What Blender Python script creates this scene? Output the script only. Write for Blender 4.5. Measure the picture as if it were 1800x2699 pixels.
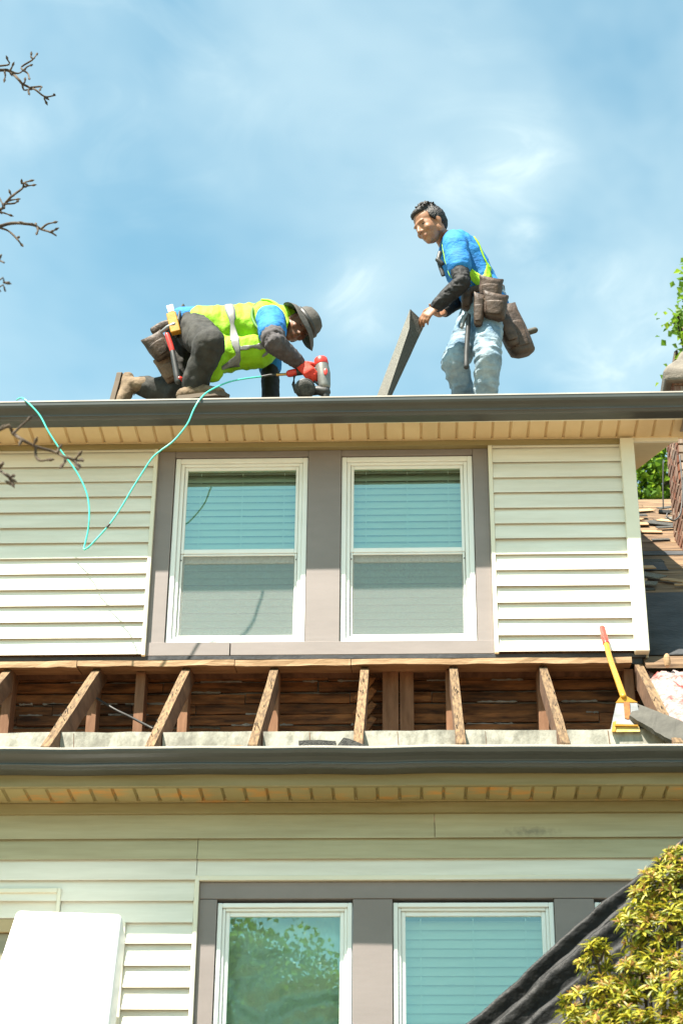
import bpy, bmesh, math, random
import numpy as np
from mathutils import Vector, Matrix, noise as mnoise
random.seed(7); np.random.seed(7)
SC = bpy.context.scene; COL = SC.collection
for o in list(bpy.data.objects): bpy.data.objects.remove(o)

# ------------------------------------------------------------------ camera
FPX, YAW, PIT, ROL = 4898.16, -0.0420667, 0.5014007, 0.0103197
CAM = Vector((0, -9.49164, 1.60088))
_f = Vector((math.sin(YAW)*math.cos(PIT), math.cos(YAW)*math.cos(PIT), math.sin(PIT)))
_r = Vector((math.cos(YAW), -math.sin(YAW), 0)); _u = _r.cross(_f)
CR = math.cos(ROL)*_r + math.sin(ROL)*_u; CU = -math.sin(ROL)*_r + math.cos(ROL)*_u; CF = _f
cd = bpy.data.cameras.new('camera'); co = bpy.data.objects.new('camera', cd); COL.objects.link(co)
cd.sensor_fit = 'VERTICAL'; cd.sensor_height = 36; cd.lens = FPX*36/2699; cd.clip_end = 2000; cd.clip_start = .05
co.matrix_world = Matrix(((CR.x, CU.x, -CF.x, CAM.x), (CR.y, CU.y, -CF.y, CAM.y), (CR.z, CU.z, -CF.z, CAM.z), (0, 0, 0, 1)))
cd.dof.use_dof = True; cd.dof.focus_distance = 10.8; cd.dof.aperture_fstop = 5.6
SC.camera = co

# ------------------------------------------------------------------ sky and sun
SUN_AZ, SUN_EL = math.radians(38), math.radians(60.2)       # azimuth measured from -y (towards the viewer) to -x
sun_to = Vector((-math.sin(SUN_AZ)*math.cos(SUN_EL), -math.cos(SUN_AZ)*math.cos(SUN_EL), math.sin(SUN_EL)))
SKY_TINT = (.77, 1.06, .83, 1)
CLOUDS = ((1340, 420, .050, .9), (1430, 430, .03, .6), (1200, 500, .05, .5), (960, 790, .035, .9), (1640, 880, .065, .8), (1440, 760, .025, .6), (1380, 620, .022, .7), (300, 230, .12, .3), (60, 350, .03, .5), (1050, 200, .10, .25))
W = bpy.data.worlds.new('World'); SC.world = W; W.use_nodes = True
nt = W.node_tree; N = nt.nodes; L = nt.links; N.clear()
wo = N.new('ShaderNodeOutputWorld'); bg = N.new('ShaderNodeBackground'); bg.inputs[1].default_value = 0.10
sky = N.new('ShaderNodeTexSky'); sky.sky_type = 'NISHITA'; sky.sun_disc = False
sky.sun_elevation = SUN_EL; sky.sun_rotation = math.atan2(sun_to.x, sun_to.y)
sky.air_density = 1.0; sky.dust_density = 1.2; sky.ozone_density = 1.6; sky.altitude = 100
tc = N.new('ShaderNodeTexCoord')
def wm(op, a, b=None, c=None):
    n_ = N.new('ShaderNodeMath'); n_.operation = op
    for i, x in enumerate((a, b, c)):
        if x is None: continue
        if isinstance(x, (int, float)): n_.inputs[i].default_value = x
        else: L.new(x, n_.inputs[i])
    return n_.outputs[0]
def wnoise(scale, sc, detail, dist, rot=(0, 0, 0)):
    mp = N.new('ShaderNodeMapping'); mp.inputs['Scale'].default_value = sc; mp.inputs['Rotation'].default_value = rot
    nz = N.new('ShaderNodeTexNoise'); nz.inputs['Scale'].default_value = scale; nz.inputs['Detail'].default_value = detail
    nz.inputs['Roughness'].default_value = .58; nz.inputs['Distortion'].default_value = dist
    L.new(tc.outputs['Generated'], mp.inputs[0]); L.new(mp.outputs[0], nz.inputs[0]); return nz.outputs[0]
def wmap(x, a, b, c=0.0, d=1.0):
    n_ = N.new('ShaderNodeMapRange'); n_.interpolation_type = 'SMOOTHSTEP'; L.new(x, n_.inputs[0])
    for i, q_ in enumerate((a, b, c, d)): n_.inputs[i+1].default_value = q_
    return n_.outputs[0]
wisp = wmap(wnoise(13, (1, 1, 1.5), 10, .9, (.3, .5, .2)), .46, .86)      # feathered cloud texture
veil = wmap(wnoise(3.1, (1, 1, 1), 5, .3), .36, .70)                       # thin high haze, whole sky
def wdir(x, y): return (CF+CR*((x-900)/FPX)-CU*((y-1349.5)/FPX)).normalized()
total = None
for x, y, rad, amt in CLOUDS:
    vm = N.new('ShaderNodeVectorMath'); vm.operation = 'DISTANCE'; L.new(tc.outputs['Generated'], vm.inputs[0]); vm.inputs[1].default_value = wdir(x, y)
    k_ = wmap(vm.outputs['Value'], rad, 0.0, 0.0, amt); total = k_ if total is None else wm('MAXIMUM', total, k_)
fac = wm('MULTIPLY_ADD', wisp, total, wm('MULTIPLY_ADD', veil, .48, wm('MULTIPLY', total, .16))); fac = wm('MINIMUM', fac, .85)
tint = N.new('ShaderNodeMixRGB'); tint.blend_type = 'MULTIPLY'; tint.inputs[0].default_value = 1; tint.inputs[2].default_value = SKY_TINT
mx = N.new('ShaderNodeMixRGB'); mx.inputs[2].default_value = (2.7, 3.3, 3.4, 1)
L.new(sky.outputs[0], tint.inputs[1]); L.new(tint.outputs[0], mx.inputs[1]); L.new(fac, mx.inputs[0]); L.new(mx.outputs[0], bg.inputs[0]); L.new(bg.outputs[0], wo.inputs[0])
sl = bpy.data.lights.new('sun', 'SUN'); so = bpy.data.objects.new('sun', sl); COL.objects.link(so)
sl.energy = 5.0; sl.angle = math.radians(.53); sl.color = (1, .93, .82)
so.rotation_euler = (-sun_to).to_track_quat('-Z', 'Y').to_euler()
vs = SC.view_settings; vs.view_transform = 'Standard'; vs.look = 'None'; vs.exposure = 1.75; vs.gamma = 1; vs.use_curve_mapping = False
SC.cycles.max_bounces = 8; SC.cycles.transparent_max_bounces = 16

def at(x, y, Y):
    """a point of the place at distance Y, seen at photograph pixel x, y"""
    v = CF + CR*((x-900)/FPX) - CU*((y-1349.5)/FPX)
    return CAM + v*((Y-CAM.y)/v.y)

# ------------------------------------------------------------------ helpers
MATS = {}
def M(name, c1, c2=None, scale=(8, 8, 8), rough=.6, bump=0.0, bscale=(60, 60, 60), metal=0.0, spec=.4, ramp=(.35, .65), var=0.0, detail=6, trans=0.0, coat=0.0, dist=.01):
    m = bpy.data.materials.new(name); m.use_nodes = True; t = m.node_tree; n = t.nodes; l = t.links
    b = n['Principled BSDF']; b.inputs['Roughness'].default_value = rough; b.inputs['Metallic'].default_value = metal
    b.inputs['Specular IOR Level'].default_value = spec; b.inputs['Coat Weight'].default_value = coat
    tco = n.new('ShaderNodeTexCoord'); oi_ = n.new('ShaderNodeObjectInfo'); va = n.new('ShaderNodeVectorMath'); l.new(tco.outputs['Object'], va.inputs[0]); l.new(oi_.outputs['Location'], va.inputs[1]); TC = va.outputs[0]; last = None
    if c2 is not None:
        mp = n.new('ShaderNodeMapping'); mp.inputs['Scale'].default_value = scale
        nz = n.new('ShaderNodeTexNoise'); nz.inputs['Scale'].default_value = 1; nz.inputs['Detail'].default_value = detail; nz.inputs['Roughness'].default_value = .62
        r = n.new('ShaderNodeValToRGB'); r.color_ramp.elements[0].position = ramp[0]; r.color_ramp.elements[1].position = ramp[1]
        r.color_ramp.elements[0].color = (*c1, 1); r.color_ramp.elements[1].color = (*c2, 1)
        l.new(TC, mp.inputs[0]); l.new(mp.outputs[0], nz.inputs[0]); l.new(nz.outputs[0], r.inputs[0]); last = r.outputs[0]
    if var:
        oi = n.new('ShaderNodeObjectInfo'); mr = n.new('ShaderNodeMapRange'); mr.inputs[3].default_value = 1-var; mr.inputs[4].default_value = 1+var
        hs = n.new('ShaderNodeHueSaturation'); hs.inputs['Color'].default_value = (*c1, 1)
        l.new(oi.outputs['Random'], mr.inputs[0]); l.new(mr.outputs[0], hs.inputs['Value'])
        if last: l.new(last, hs.inputs['Color'])
        last = hs.outputs[0]
    if last: l.new(last, b.inputs['Base Color'])
    else: b.inputs['Base Color'].default_value = (*c1, 1)
    if bump:
        mp2 = n.new('ShaderNodeMapping'); mp2.inputs['Scale'].default_value = bscale
        n2 = n.new('ShaderNodeTexNoise'); n2.inputs['Scale'].default_value = 1; n2.inputs['Detail'].default_value = 5
        bp = n.new('ShaderNodeBump'); bp.inputs['Strength'].default_value = bump; bp.inputs['Distance'].default_value = dist
        l.new(TC, mp2.inputs[0]); l.new(mp2.outputs[0], n2.inputs[0]); l.new(n2.outputs[0], bp.inputs['Height']); l.new(bp.outputs[0], b.inputs['Normal'])
    MATS[name] = m
    return m

def leafmat(name, c1, c2, c3, tr=.4):
    m = bpy.data.materials.new(name); m.use_nodes = True; t = m.node_tree; n = t.nodes; l = t.links
    b = n['Principled BSDF']; b.inputs['Roughness'].default_value = .45; b.inputs['Specular IOR Level'].default_value = .35
    g = n.new('ShaderNodeNewGeometry'); r = n.new('ShaderNodeValToRGB'); e = r.color_ramp.elements
    e[0].color = (*c1, 1); e[1].color = (*c3, 1); x = e.new(.5); x.color = (*c2, 1)
    ts = n.new('ShaderNodeBsdfTranslucent'); mx = n.new('ShaderNodeMixShader'); mx.inputs[0].default_value = tr
    l.new(g.outputs['Random Per Island'], r.inputs[0]); l.new(r.outputs[0], b.inputs['Base Color']); l.new(r.outputs[0], ts.inputs[0])
    l.new(b.outputs[0], mx.inputs[1]); l.new(ts.outputs[0], mx.inputs[2]); l.new(mx.outputs[0], n['Material Output'].inputs[0])
    return m

def glassmat(name, tint, refl, base=.30, gain=1.6, rough=.0, bump=0):
    m = bpy.data.materials.new(name); m.use_nodes = True; t = m.node_tree; n = t.nodes; l = t.links; n.remove(n['Principled BSDF'])
    tr = n.new('ShaderNodeBsdfTransparent'); tr.inputs[0].default_value = (*tint, 1)
    gl = n.new('ShaderNodeBsdfGlossy'); gl.inputs[0].default_value = (*refl, 1); gl.inputs['Roughness'].default_value = rough
    fr = n.new('ShaderNodeFresnel'); fr.inputs[0].default_value = 1.5
    ma = n.new('ShaderNodeMath'); ma.operation = 'MULTIPLY_ADD'; ma.inputs[1].default_value = gain; ma.inputs[2].default_value = base; ma.use_clamp = True
    mx = n.new('ShaderNodeMixShader'); l.new(fr.outputs[0], ma.inputs[0]); l.new(ma.outputs[0], mx.inputs[0])
    l.new(tr.outputs[0], mx.inputs[1]); l.new(gl.outputs[0], mx.inputs[2]); l.new(mx.outputs[0], n['Material Output'].inputs[0])
    if bump:
        tc = n.new('ShaderNodeTexCoord'); mp = n.new('ShaderNodeMapping'); mp.inputs['Scale'].default_value = (3, 3, 2.2)
        nz = n.new('ShaderNodeTexNoise'); nz.inputs['Detail'].default_value = 2; nz.inputs['Scale'].default_value = 1
        bp = n.new('ShaderNodeBump'); bp.inputs['Strength'].default_value = bump; bp.inputs['Distance'].default_value = .01
        l.new(tc.outputs['Object'], mp.inputs[0]); l.new(mp.outputs[0], nz.inputs[0]); l.new(nz.outputs[0], bp.inputs['Height']); l.new(bp.outputs[0], gl.inputs['Normal'])
    return m

def link(o, parent=None):
    COL.objects.link(o)
    if parent is not None:
        o.parent = parent; o.matrix_parent_inverse = WORLDINV.get(parent.name, Matrix.Identity(4))
    return o
WORLDINV = {}
def obj(name, vs_, fs, mat, parent=None, smooth=False):
    me = bpy.data.meshes.new(name); me.from_pydata([tuple(v) for v in vs_], [], fs); me.update()
    if mat is not None: me.materials.append(mat)
    if smooth: me.polygons.foreach_set('use_smooth', [True]*len(me.polygons))
    o = bpy.data.objects.new(name, me); link(o, parent)
    return o
def tag(o, label, cat, group=None, kind=None):
    if label: o['label'] = label
    if cat: o['category'] = cat
    if group: o['group'] = group
    if kind: o['kind'] = kind
    return o
def thing(name, loc, label, cat, group=None):
    o = bpy.data.objects.new(name, None); COL.objects.link(o); o.location = loc; o.empty_display_size = .1
    WORLDINV[o.name] = Matrix.Translation(-Vector(loc))
    return tag(o, label, cat, group)
def grp(name, parent):          # a part that is itself made of pieces
    o = bpy.data.objects.new(name, None); o.empty_display_size = .05; link(o, parent)
    return o

def finish(bm, name, mat, parent, smooth=False, bev=0):
    if bev: bmesh.ops.bevel(bm, geom=bm.edges[:], offset=bev, segments=1, affect='EDGES')
    bmesh.ops.recalc_face_normals(bm, faces=bm.faces[:])
    me = bpy.data.meshes.new(name); bm.to_mesh(me); bm.free()
    if mat is not None: me.materials.append(mat)
    if smooth: me.polygons.foreach_set('use_smooth', [True]*len(me.polygons))
    o = bpy.data.objects.new(name, me); link(o, parent)
    return o
def bbox(bm, x0, x1, y0, y1, z0, z1):
    c = [bm.verts.new(p) for p in ((x0, y0, z0), (x1, y0, z0), (x1, y1, z0), (x0, y1, z0), (x0, y0, z1), (x1, y0, z1), (x1, y1, z1), (x0, y1, z1))]
    for f in ((0, 3, 2, 1), (4, 5, 6, 7), (0, 1, 5, 4), (1, 2, 6, 5), (2, 3, 7, 6), (3, 0, 4, 7)): bm.faces.new([c[i] for i in f])
    return c
def box(name, x0, x1, y0, y1, z0, z1, mat, parent=None, bev=.002):
    bm = bmesh.new(); bbox(bm, x0, x1, y0, y1, z0, z1)
    return finish(bm, name, mat, parent, bev=bev)
def frame(name, x0, x1, z0, z1, w, y0, y1, mat, parent, wb=None, wt=None, bev=.003):
    """four mitre-free bars butted end to end"""
    wb = wb or w; wt = wt or w; bm = bmesh.new()
    bbox(bm, x0, x0+w, y0, y1, z0, z1); bbox(bm, x1-w, x1, y0, y1, z0, z1)
    bbox(bm, x0+w, x1-w, y0+.001, y1, z0, z0+wb); bbox(bm, x0+w, x1-w, y0+.001, y1, z1-wt, z1)
    return finish(bm, name, mat, parent, bev=bev)
def obox(name, c, ax, half, mat, parent=None, bev=.003, taper=(1, 1)):
    """oriented box, ax three unit vectors, taper scales the x and y half at the +z end"""
    bm = bmesh.new(); v = []
    for sz in (-1, 1):
        for sx, sy in ((-1, -1), (1, -1), (1, 1), (-1, 1)):
            k = taper if sz > 0 else (1, 1)
            v.append(bm.verts.new(Vector(c)+ax[0]*(sx*half[0]*k[0])+ax[1]*(sy*half[1]*k[1])+ax[2]*(sz*half[2])))
    for f in ((0, 3, 2, 1), (4, 5, 6, 7), (0, 1, 5, 4), (1, 2, 6, 5), (2, 3, 7, 6), (3, 0, 4, 7)): bm.faces.new([v[i] for i in f])
    return finish(bm, name, mat, parent, bev=bev)
def prism(name, prof, xs, mat, parent=None, wob=None, smooth=False, shear=0.0, caps=True):
    """profile (y,z) closed polygon swept along x through the stations xs"""
    n = len(prof); v = []; f = []
    for i, x in enumerate(xs):
        for j, (y, z) in enumerate(prof):
            dy, dz = wob(i, j, x) if wob else (0, 0)
            v.append((x, y+dy, z+dz+shear*x))
    for i in range(len(xs)-1):
        for j in range(n):
            k = (j+1) % n; f.append((i*n+j, i*n+k, (i+1)*n+k, (i+1)*n+j))
    if caps: f.append(tuple(range(n-1, -1, -1))); f.append(tuple((len(xs)-1)*n+j for j in range(n)))
    return obj(name, v, f, mat, parent, smooth)
def basis(z, ref=Vector((0, 0, 1))):
    z = Vector(z).normalized(); x = Vector(ref)-z*Vector(ref).dot(z)
    if x.length < 1e-4: x = Vector((1, 0, 0))-z*z.x
    x.normalize(); return x, z.cross(x), z
def crom(pts, sub):
    pts = [np.array(p, float) for p in pts]
    if sub <= 1 or len(pts) < 3: return pts
    out = []; P = [2*pts[0]-pts[1]]+pts+[2*pts[-1]-pts[-2]]
    for i in range(1, len(P)-2):
        for k in range(sub):
            t = k/sub; a, b, c, d = P[i-1:i+3]
            out.append(.5*((2*b)+(c-a)*t+(2*a-5*b+4*c-d)*t*t+(3*b-a-3*c+d)*t**3))
    out.append(pts[-1]); return out
def tube(pts, rad, n=10, ref=(0, 0, 1), sub=1, cap=True, flat=1.0):
    """lofted tube, radius a number or (along ref, across); returns verts, faces"""
    R_ = [(r, r) if not isinstance(r, (tuple, list)) else r for r in rad]
    D = crom([list(p)+list(r) for p, r in zip(pts, R_)], sub); P = [Vector(d[:3]) for d in D]; R_ = [(max(d[3], 1e-4), max(d[4], 1e-4)) for d in D]
    v = []; f = []; rings = []
    T = []
    for i in range(len(P)):
        T.append((P[min(i+1, len(P)-1)]-P[max(i-1, 0)]).normalized())
    seq = []
    if cap:
        for a in (80, 50, 25): seq.append((0, -math.sin(math.radians(a)), math.cos(math.radians(a))))
    for i in range(len(P)): seq.append((i, 0, 1))
    if cap:
        for a in (25, 50, 80): seq.append((len(P)-1, math.sin(math.radians(a)), math.cos(math.radians(a))))
    for i, off, k in seq:
        x, y, z = basis(T[i], ref); a, b = R_[i]; c = P[i]+z*(off*min(a, b)*flat)
        s = len(v)
        for j in range(n):
            th = 2*math.pi*j/n; v.append(c+x*(math.cos(th)*a*k)+y*(math.sin(th)*b*k))
        rings.append(s)
    for p, q_ in zip(rings, rings[1:]):
        for j in range(n): f.append((p+j, p+(j+1) % n, q_+(j+1) % n, q_+j))
    f.append(tuple(rings[0]+j for j in range(n-1, -1, -1))); f.append(tuple(rings[-1]+j for j in range(n)))
    return v, f
def ellip(c, r, ax=None, n=14, m=9):
    ax = ax or (Vector((1, 0, 0)), Vector((0, 1, 0)), Vector((0, 0, 1))); v = [Vector(c)+ax[2]*r[2]]; f = []
    for i in range(1, m):
        ph = math.pi*i/m
        for j in range(n):
            th = 2*math.pi*j/n
            v.append(Vector(c)+ax[0]*(r[0]*math.sin(ph)*math.cos(th))+ax[1]*(r[1]*math.sin(ph)*math.sin(th))+ax[2]*(r[2]*math.cos(ph)))
    v.append(Vector(c)-ax[2]*r[2]); e = len(v)-1
    for j in range(n): f.append((0, 1+j, 1+(j+1) % n)); f.append((e, 1+(m-2)*n+(j+1) % n, 1+(m-2)*n+j))
    for i in range(m-2):
        for j in range(n):
            a = 1+i*n+j; b = 1+i*n+(j+1) % n; f.append((a, a+n, b+n, b))
    return v, f
def joinp(prims):
    v = []; f = []
    for pv, pf in prims:
        k = len(v); v += list(pv); f += [tuple(i+k for i in q_) for q_ in pf]
    return v, f
def solid(name, prims, mat, parent=None, smooth=True):
    v, f = joinp(prims); return obj(name, v, f, mat, parent, smooth)
def blend(name, prims, mat, parent, voxel=.009, it=6, disp=None):
    """union of closed shapes as one continuous, smoothed skin"""
    v, f = joinp(prims); me = bpy.data.meshes.new(name); me.from_pydata([tuple(p) for p in v], [], f)
    bm = bmesh.new(); bm.from_mesh(me); bmesh.ops.recalc_face_normals(bm, faces=bm.faces[:]); bm.to_mesh(me); bm.free()
    o = bpy.data.objects.new('tmp', me); COL.objects.link(o)
    r = o.modifiers.new('r', 'REMESH'); r.mode = 'VOXEL'; r.voxel_size = voxel
    s = o.modifiers.new('s', 'SMOOTH'); s.factor = .5; s.iterations = it
    dg = bpy.context.evaluated_depsgraph_get(); dg.update()
    nm = bpy.data.meshes.new_from_object(o.evaluated_get(dg)); bpy.data.objects.remove(o); bpy.data.meshes.remove(me)
    nm.name = name
    if disp:
        co_ = [vv.co.copy() for vv in nm.vertices]; no = [vv.normal.copy() for vv in nm.vertices]
        for vv, c, q_ in zip(nm.vertices, co_, no): vv.co = c+q_*disp(c)
    nm.materials.clear(); nm.materials.append(mat); nm.polygons.foreach_set('use_smooth', [True]*len(nm.polygons))
    ob = bpy.data.objects.new(name, nm); link(ob, parent)
    return ob
def wr(amp, k=14, sx=1, sy=1, sz=1, off=0.0):
    def d(p):
        q_ = Vector((p.x*k*sx+off, p.y*k*sy, p.z*k*sz)); a = mnoise.noise(q_); b = mnoise.noise(q_*2.3+Vector((5, 1, 2)))
        return amp*((1-2*abs(a))*.7+.4*b)
    return d
def lerp(a, b, t): return a+(b-a)*t

# ------------------------------------------------------------------ materials
siding = M('siding_vinyl', (.66, .625, .53), (.78, .745, .65), (1.4, 9, 16), .5, .10, (6, 60, 260), var=.018)
siding_shaded = M('siding_vinyl_shaded', (.36, .325, .20), (.44, .405, .26), (1.5, 6, 22), .55, .12, (6, 60, 260), var=.04)  # eave shade painted into the colour of the top lower courses
cream = M('cream_trim', (.70, .66, .525), (.74, .70, .57), (3, 3, 6), .5, .05)
soffm = M('soffit_vinyl', (.66, .51, .29), (.72, .57, .34), (6, 4, 4), .5, .06, (90, 8, 90), var=.05)
soffl = M('soffit_vinyl_shaded', (.37, .31, .15), (.66, .29, .06), (3.3, 9, 4), .5, .06, (90, 8, 90), var=.08, ramp=(.52, .70))  # deeper shade of the lower eave put into the base, plus orange noise patches
fasc = M('fascia_paint', (.23, .185, .08), (.29, .24, .12), (2, 8, 20), .5, .1)
gutm = M('gutter_metal', (.046, .050, .045), (.060, .064, .058), (3, 9, 9), .36, .05, (8, 30, 30), spec=.6)
lipm = M('gutter_lip_paint', (.42, .39, .34), (.33, .3, .26), (5, 9, 9), .45, .05)
trimm = M('taupe_trim', (.205, .175, .163), (.235, .20, .187), (2, 5, 5), .55, .06, (8, 40, 40), var=.03)
white = M('white_vinyl', (.78, .78, .74), (.82, .82, .79), (5, 5, 5), .35)
grey_in = M('shadowed_track', (.35, .35, .31), None, rough=.5)
blind = M('blind_vinyl', (.70, .70, .62), (.76, .76, .68), (2, 2, 30), .5, var=.03)
glass = glassmat('window_glass', (.80, .90, .80), (.66, .97, .93), .20, 1.7)
glass_low = glassmat('window_glass_low', (.84, .94, .86), (.68, .97, .92), .20, 1.5, 0, .0)
glass_film = glassmat('window_glass_wavy', (.86, .96, .90), (.65, .98, .92), .15, 1.3, 0, 0)
room = M('dark_room', (.05, .055, .045), (.10, .10, .07), (3, 3, 3), .9)
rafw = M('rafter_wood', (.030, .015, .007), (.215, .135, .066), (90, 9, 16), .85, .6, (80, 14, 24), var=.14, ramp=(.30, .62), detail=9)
sidew = M('old_wood', (.10, .055, .032), (.20, .11, .062), (20, 4, 14), .85, .4, (40, 12, 40), var=.12)
lathw = M('lath_wood', (.045, .018, .007), (.27, .112, .038), (4, 20, 26), .85, .6, (8, 60, 60), var=.4, ramp=(.36, .62), detail=9)
studw = M('stud_wood', (.15, .068, .03), (.24, .118, .06), (24, 20, 4), .8, .3, (60, 60, 10), var=.12)
freshw = M('fresh_wood', (.24, .135, .06), (.46, .30, .165), (3, 20, 20), .75, .4, (10, 50, 60), var=.10)
deckw = M('deck_board', (.07, .038, .018), (.22, .135, .07), (4, 20, 20), .8, .4, (8, 40, 40), var=.22)
plas = M('plaster', (.26, .25, .23), (.15, .145, .13), (9, 9, 9), .9, .6)
plate = M('weathered_paint_board', (.20, .19, .155), (.38, .365, .305), (11, 9, 6), .8, .5, (30, 30, 20), ramp=(.38, .56), detail=9)
felt = M('roofing_felt', (.022, .024, .027), (.05, .052, .056), (5, 7, 5), .75, .5, (30, 30, 30))
tar = M('tar_scrap', (.03, .03, .028), (.08, .078, .07), (60, 60, 60), .9, .9, (160, 160, 160))
shing = M('asphalt_shingle', (.085, .082, .07), (.21, .20, .17), (160, 160, 160), .95, .6, (220, 220, 220), ramp=(.4, .62))
shing2 = M('asphalt_shingle_back', (.05, .05, .043), (.09, .088, .075), (70, 70, 70), .9, .5, (150, 150, 150))
pink = M('insulation_pink', (.34, .255, .235), (.26, .035, .028), (11, 11, 11), 1, 1.0, (50, 50, 50), ramp=(.48, .64), dist=.02)
brickm = M('brick', (.15, .045, .02), (.27, .20, .15), (34, 34, 3.5), .9, .8, (50, 50, 8), var=.3, ramp=(.42, .62))
mortar = M('mortar', (.12, .06, .035), (.20, .14, .10), (20, 20, 20), .95, .5)
cement = M('cement_wash', (.11, .095, .078), (.19, .165, .135), (9, 9, 9), .95, .6)
hosem = M('air_hose', (.06, .52, .40), (.09, .60, .47), (9, 9, 9), .28, spec=.6)
black = M('black_plastic', (.022, .022, .021), (.04, .039, .037), (30, 30, 30), .5)
redp = M('red_plastic', (.50, .03, .02), (.6, .05, .035), (20, 20, 20), .35)
silver = M('cast_magnesium', (.17, .165, .15), (.24, .23, .21), (30, 30, 30), .42, metal=.4)
brass = M('brass', (.50, .30, .11), None, rough=.35, metal=.9)
yel = M('yellow_fibreglass', (.48, .235, .012), (.40, .19, .012), (9, 9, 9), .45, .1)
steel = M('worn_steel', (.13, .135, .135), (.24, .24, .235), (12, 12, 12), .42, metal=.5)
tarpm = M('black_tarp', (.006, .006, .006), (.016, .015, .014), (5, 9, 9), .62, .9, (26, 26, 26), spec=.3)
barkm = M('twig_bark', (.035, .025, .018), (.10, .072, .048), (30, 30, 30), .9, .6)
skin1 = M('skin_warm', (.25, .115, .06), (.31, .15, .082), (25, 25, 25), .5, .05)
skin2 = M('skin_deep', (.13, .055, .028), (.17, .078, .042), (25, 25, 25), .5, .05)
hairm = M('hair', (.005, .004, .003), (.018, .013, .010), (120, 120, 30), .5, .8, (160, 160, 60))
blue = M('blue_shirt', (.008, .12, .36), (.014, .19, .48), (14, 14, 14), .8, .8, (13, 13, 22), dist=.022)
blacks = M('black_sleeve', (.007, .0065, .007), (.014, .013, .0135), (20, 20, 20), .75, .35, (40, 40, 40))
greys = M('grey_sleeve', (.045, .039, .041), (.07, .061, .064), (20, 20, 20), .8, .4, (40, 40, 40))
vestm = M('hi_vis_vest', (.22, .48, .004), (.30, .58, .008), (10, 10, 10), .7, .8, (11, 11, 9), dist=.02)
bandm = M('reflective_band', (.17, .165, .15), (.22, .215, .20), (30, 30, 30), .45)
jeans = M('faded_jeans', (.05, .12, .20), (.32, .395, .43), (7, 7, 5), .85, .9, (13, 13, 24), ramp=(.30, .68), detail=9, dist=.025)
chinos = M('charcoal_trousers', (.014, .0135, .012), (.046, .044, .037), (12, 12, 12), .85, .7, (14, 14, 12), ramp=(.3, .75), dist=.02)
bootm = M('tan_boot', (.10, .066, .038), (.20, .14, .085), (22, 22, 22), .85, .4)
solem = M('boot_sole', (.09, .065, .042), None, rough=.8)
leath = M('brown_leather', (.030, .019, .013), (.09, .057, .039), (16, 16, 16), .6, .5, (40, 40, 40))
suede = M('tan_suede', (.10, .062, .038), (.17, .11, .07), (16, 16, 16), .85, .4, (60, 60, 60))
hatm = M('hat_fabric', (.058, .052, .046), (.088, .081, .072), (20, 20, 20), .85, .3, (60, 60, 60))
glovem = M('red_glove', (.62, .045, .02), (.52, .03, .015), (20, 20, 20), .7, .4, (60, 60, 60))
eyem = M('eye_dark', (.015, .01, .008), None, rough=.25)
panelm = M('white_panel', (.86, .86, .84), (.82, .82, .80), (3, 3, 3), .45)
tanp = M('tan_panel', (.40, .30, .16), (.46, .35, .20), (4, 4, 4), .6)
lawn = M('dry_ground', (.15, .12, .075), (.23, .18, .115), (3, 3, 3), .95, .5)
leaf_sh = leafmat('shrub_leaf', (.05, .085, .009), (.29, .29, .016), (.52, .43, .05), .32)
leaf_tip = leafmat('shrub_young_leaf', (.34, .25, .04), (.36, .20, .06), (.27, .11, .04), .3)
leaf_tr = leafmat('tree_leaf', (.06, .14, .012), (.13, .25, .02), (.26, .38, .03), .45)

# ------------------------------------------------------------------ ground
gx = list(np.linspace(-60, 60, 49)); gy = [-200, -120, -70, -45, -30, -22, -16, -13, -11, -9.5, -8.5, -7.5, -6.5, -5.5, -4.8, -4, -2, 2, 8, 16, 30, 60, 120, 200]
gx = [-220, -120]+gx+[120, 220]
def gz(x, y):
    t = min(max((y+9.0)/4.6, 0), 1); return 1.5*t*t*(3-2*t)+.03*math.sin(x*1.3)*math.cos(y*.9)*(1 if y < -4 else 0)
v = [(x, y, gz(x, y)) for y in gy for x in gx]; nx = len(gx)
f = [(j*nx+i, j*nx+i+1, (j+1)*nx+i+1, (j+1)*nx+i) for j in range(len(gy)-1) for i in range(nx-1)]
tag(obj('ground', v, f, lawn, None, True), 'sloping bare dry ground in front of the house', None, None, 'structure')

# ------------------------------------------------------------------ house
H = thing('house', (0, 0, 1.5), 'two-storey cream vinyl-sided house with its lower roof stripped to bare rafters', 'house')
XL, XR = -4.2, 3.6
ZS = 7.278           # upper soffit
LB = -0.979          # lower wall plane
S_ = 0.1016
# upper wall body
UW = grp('upper_wall', H)
box('wall_core', XL, -1.40, .03, .14, 5.9, 7.27, sidew, UW); box('wall_core', .385, 1.30, .03, .14, 5.9, 7.27, sidew, UW)
box('wall_core', -1.40, .385, .09, .14, 7.19, 7.27, sidew, UW)
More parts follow.
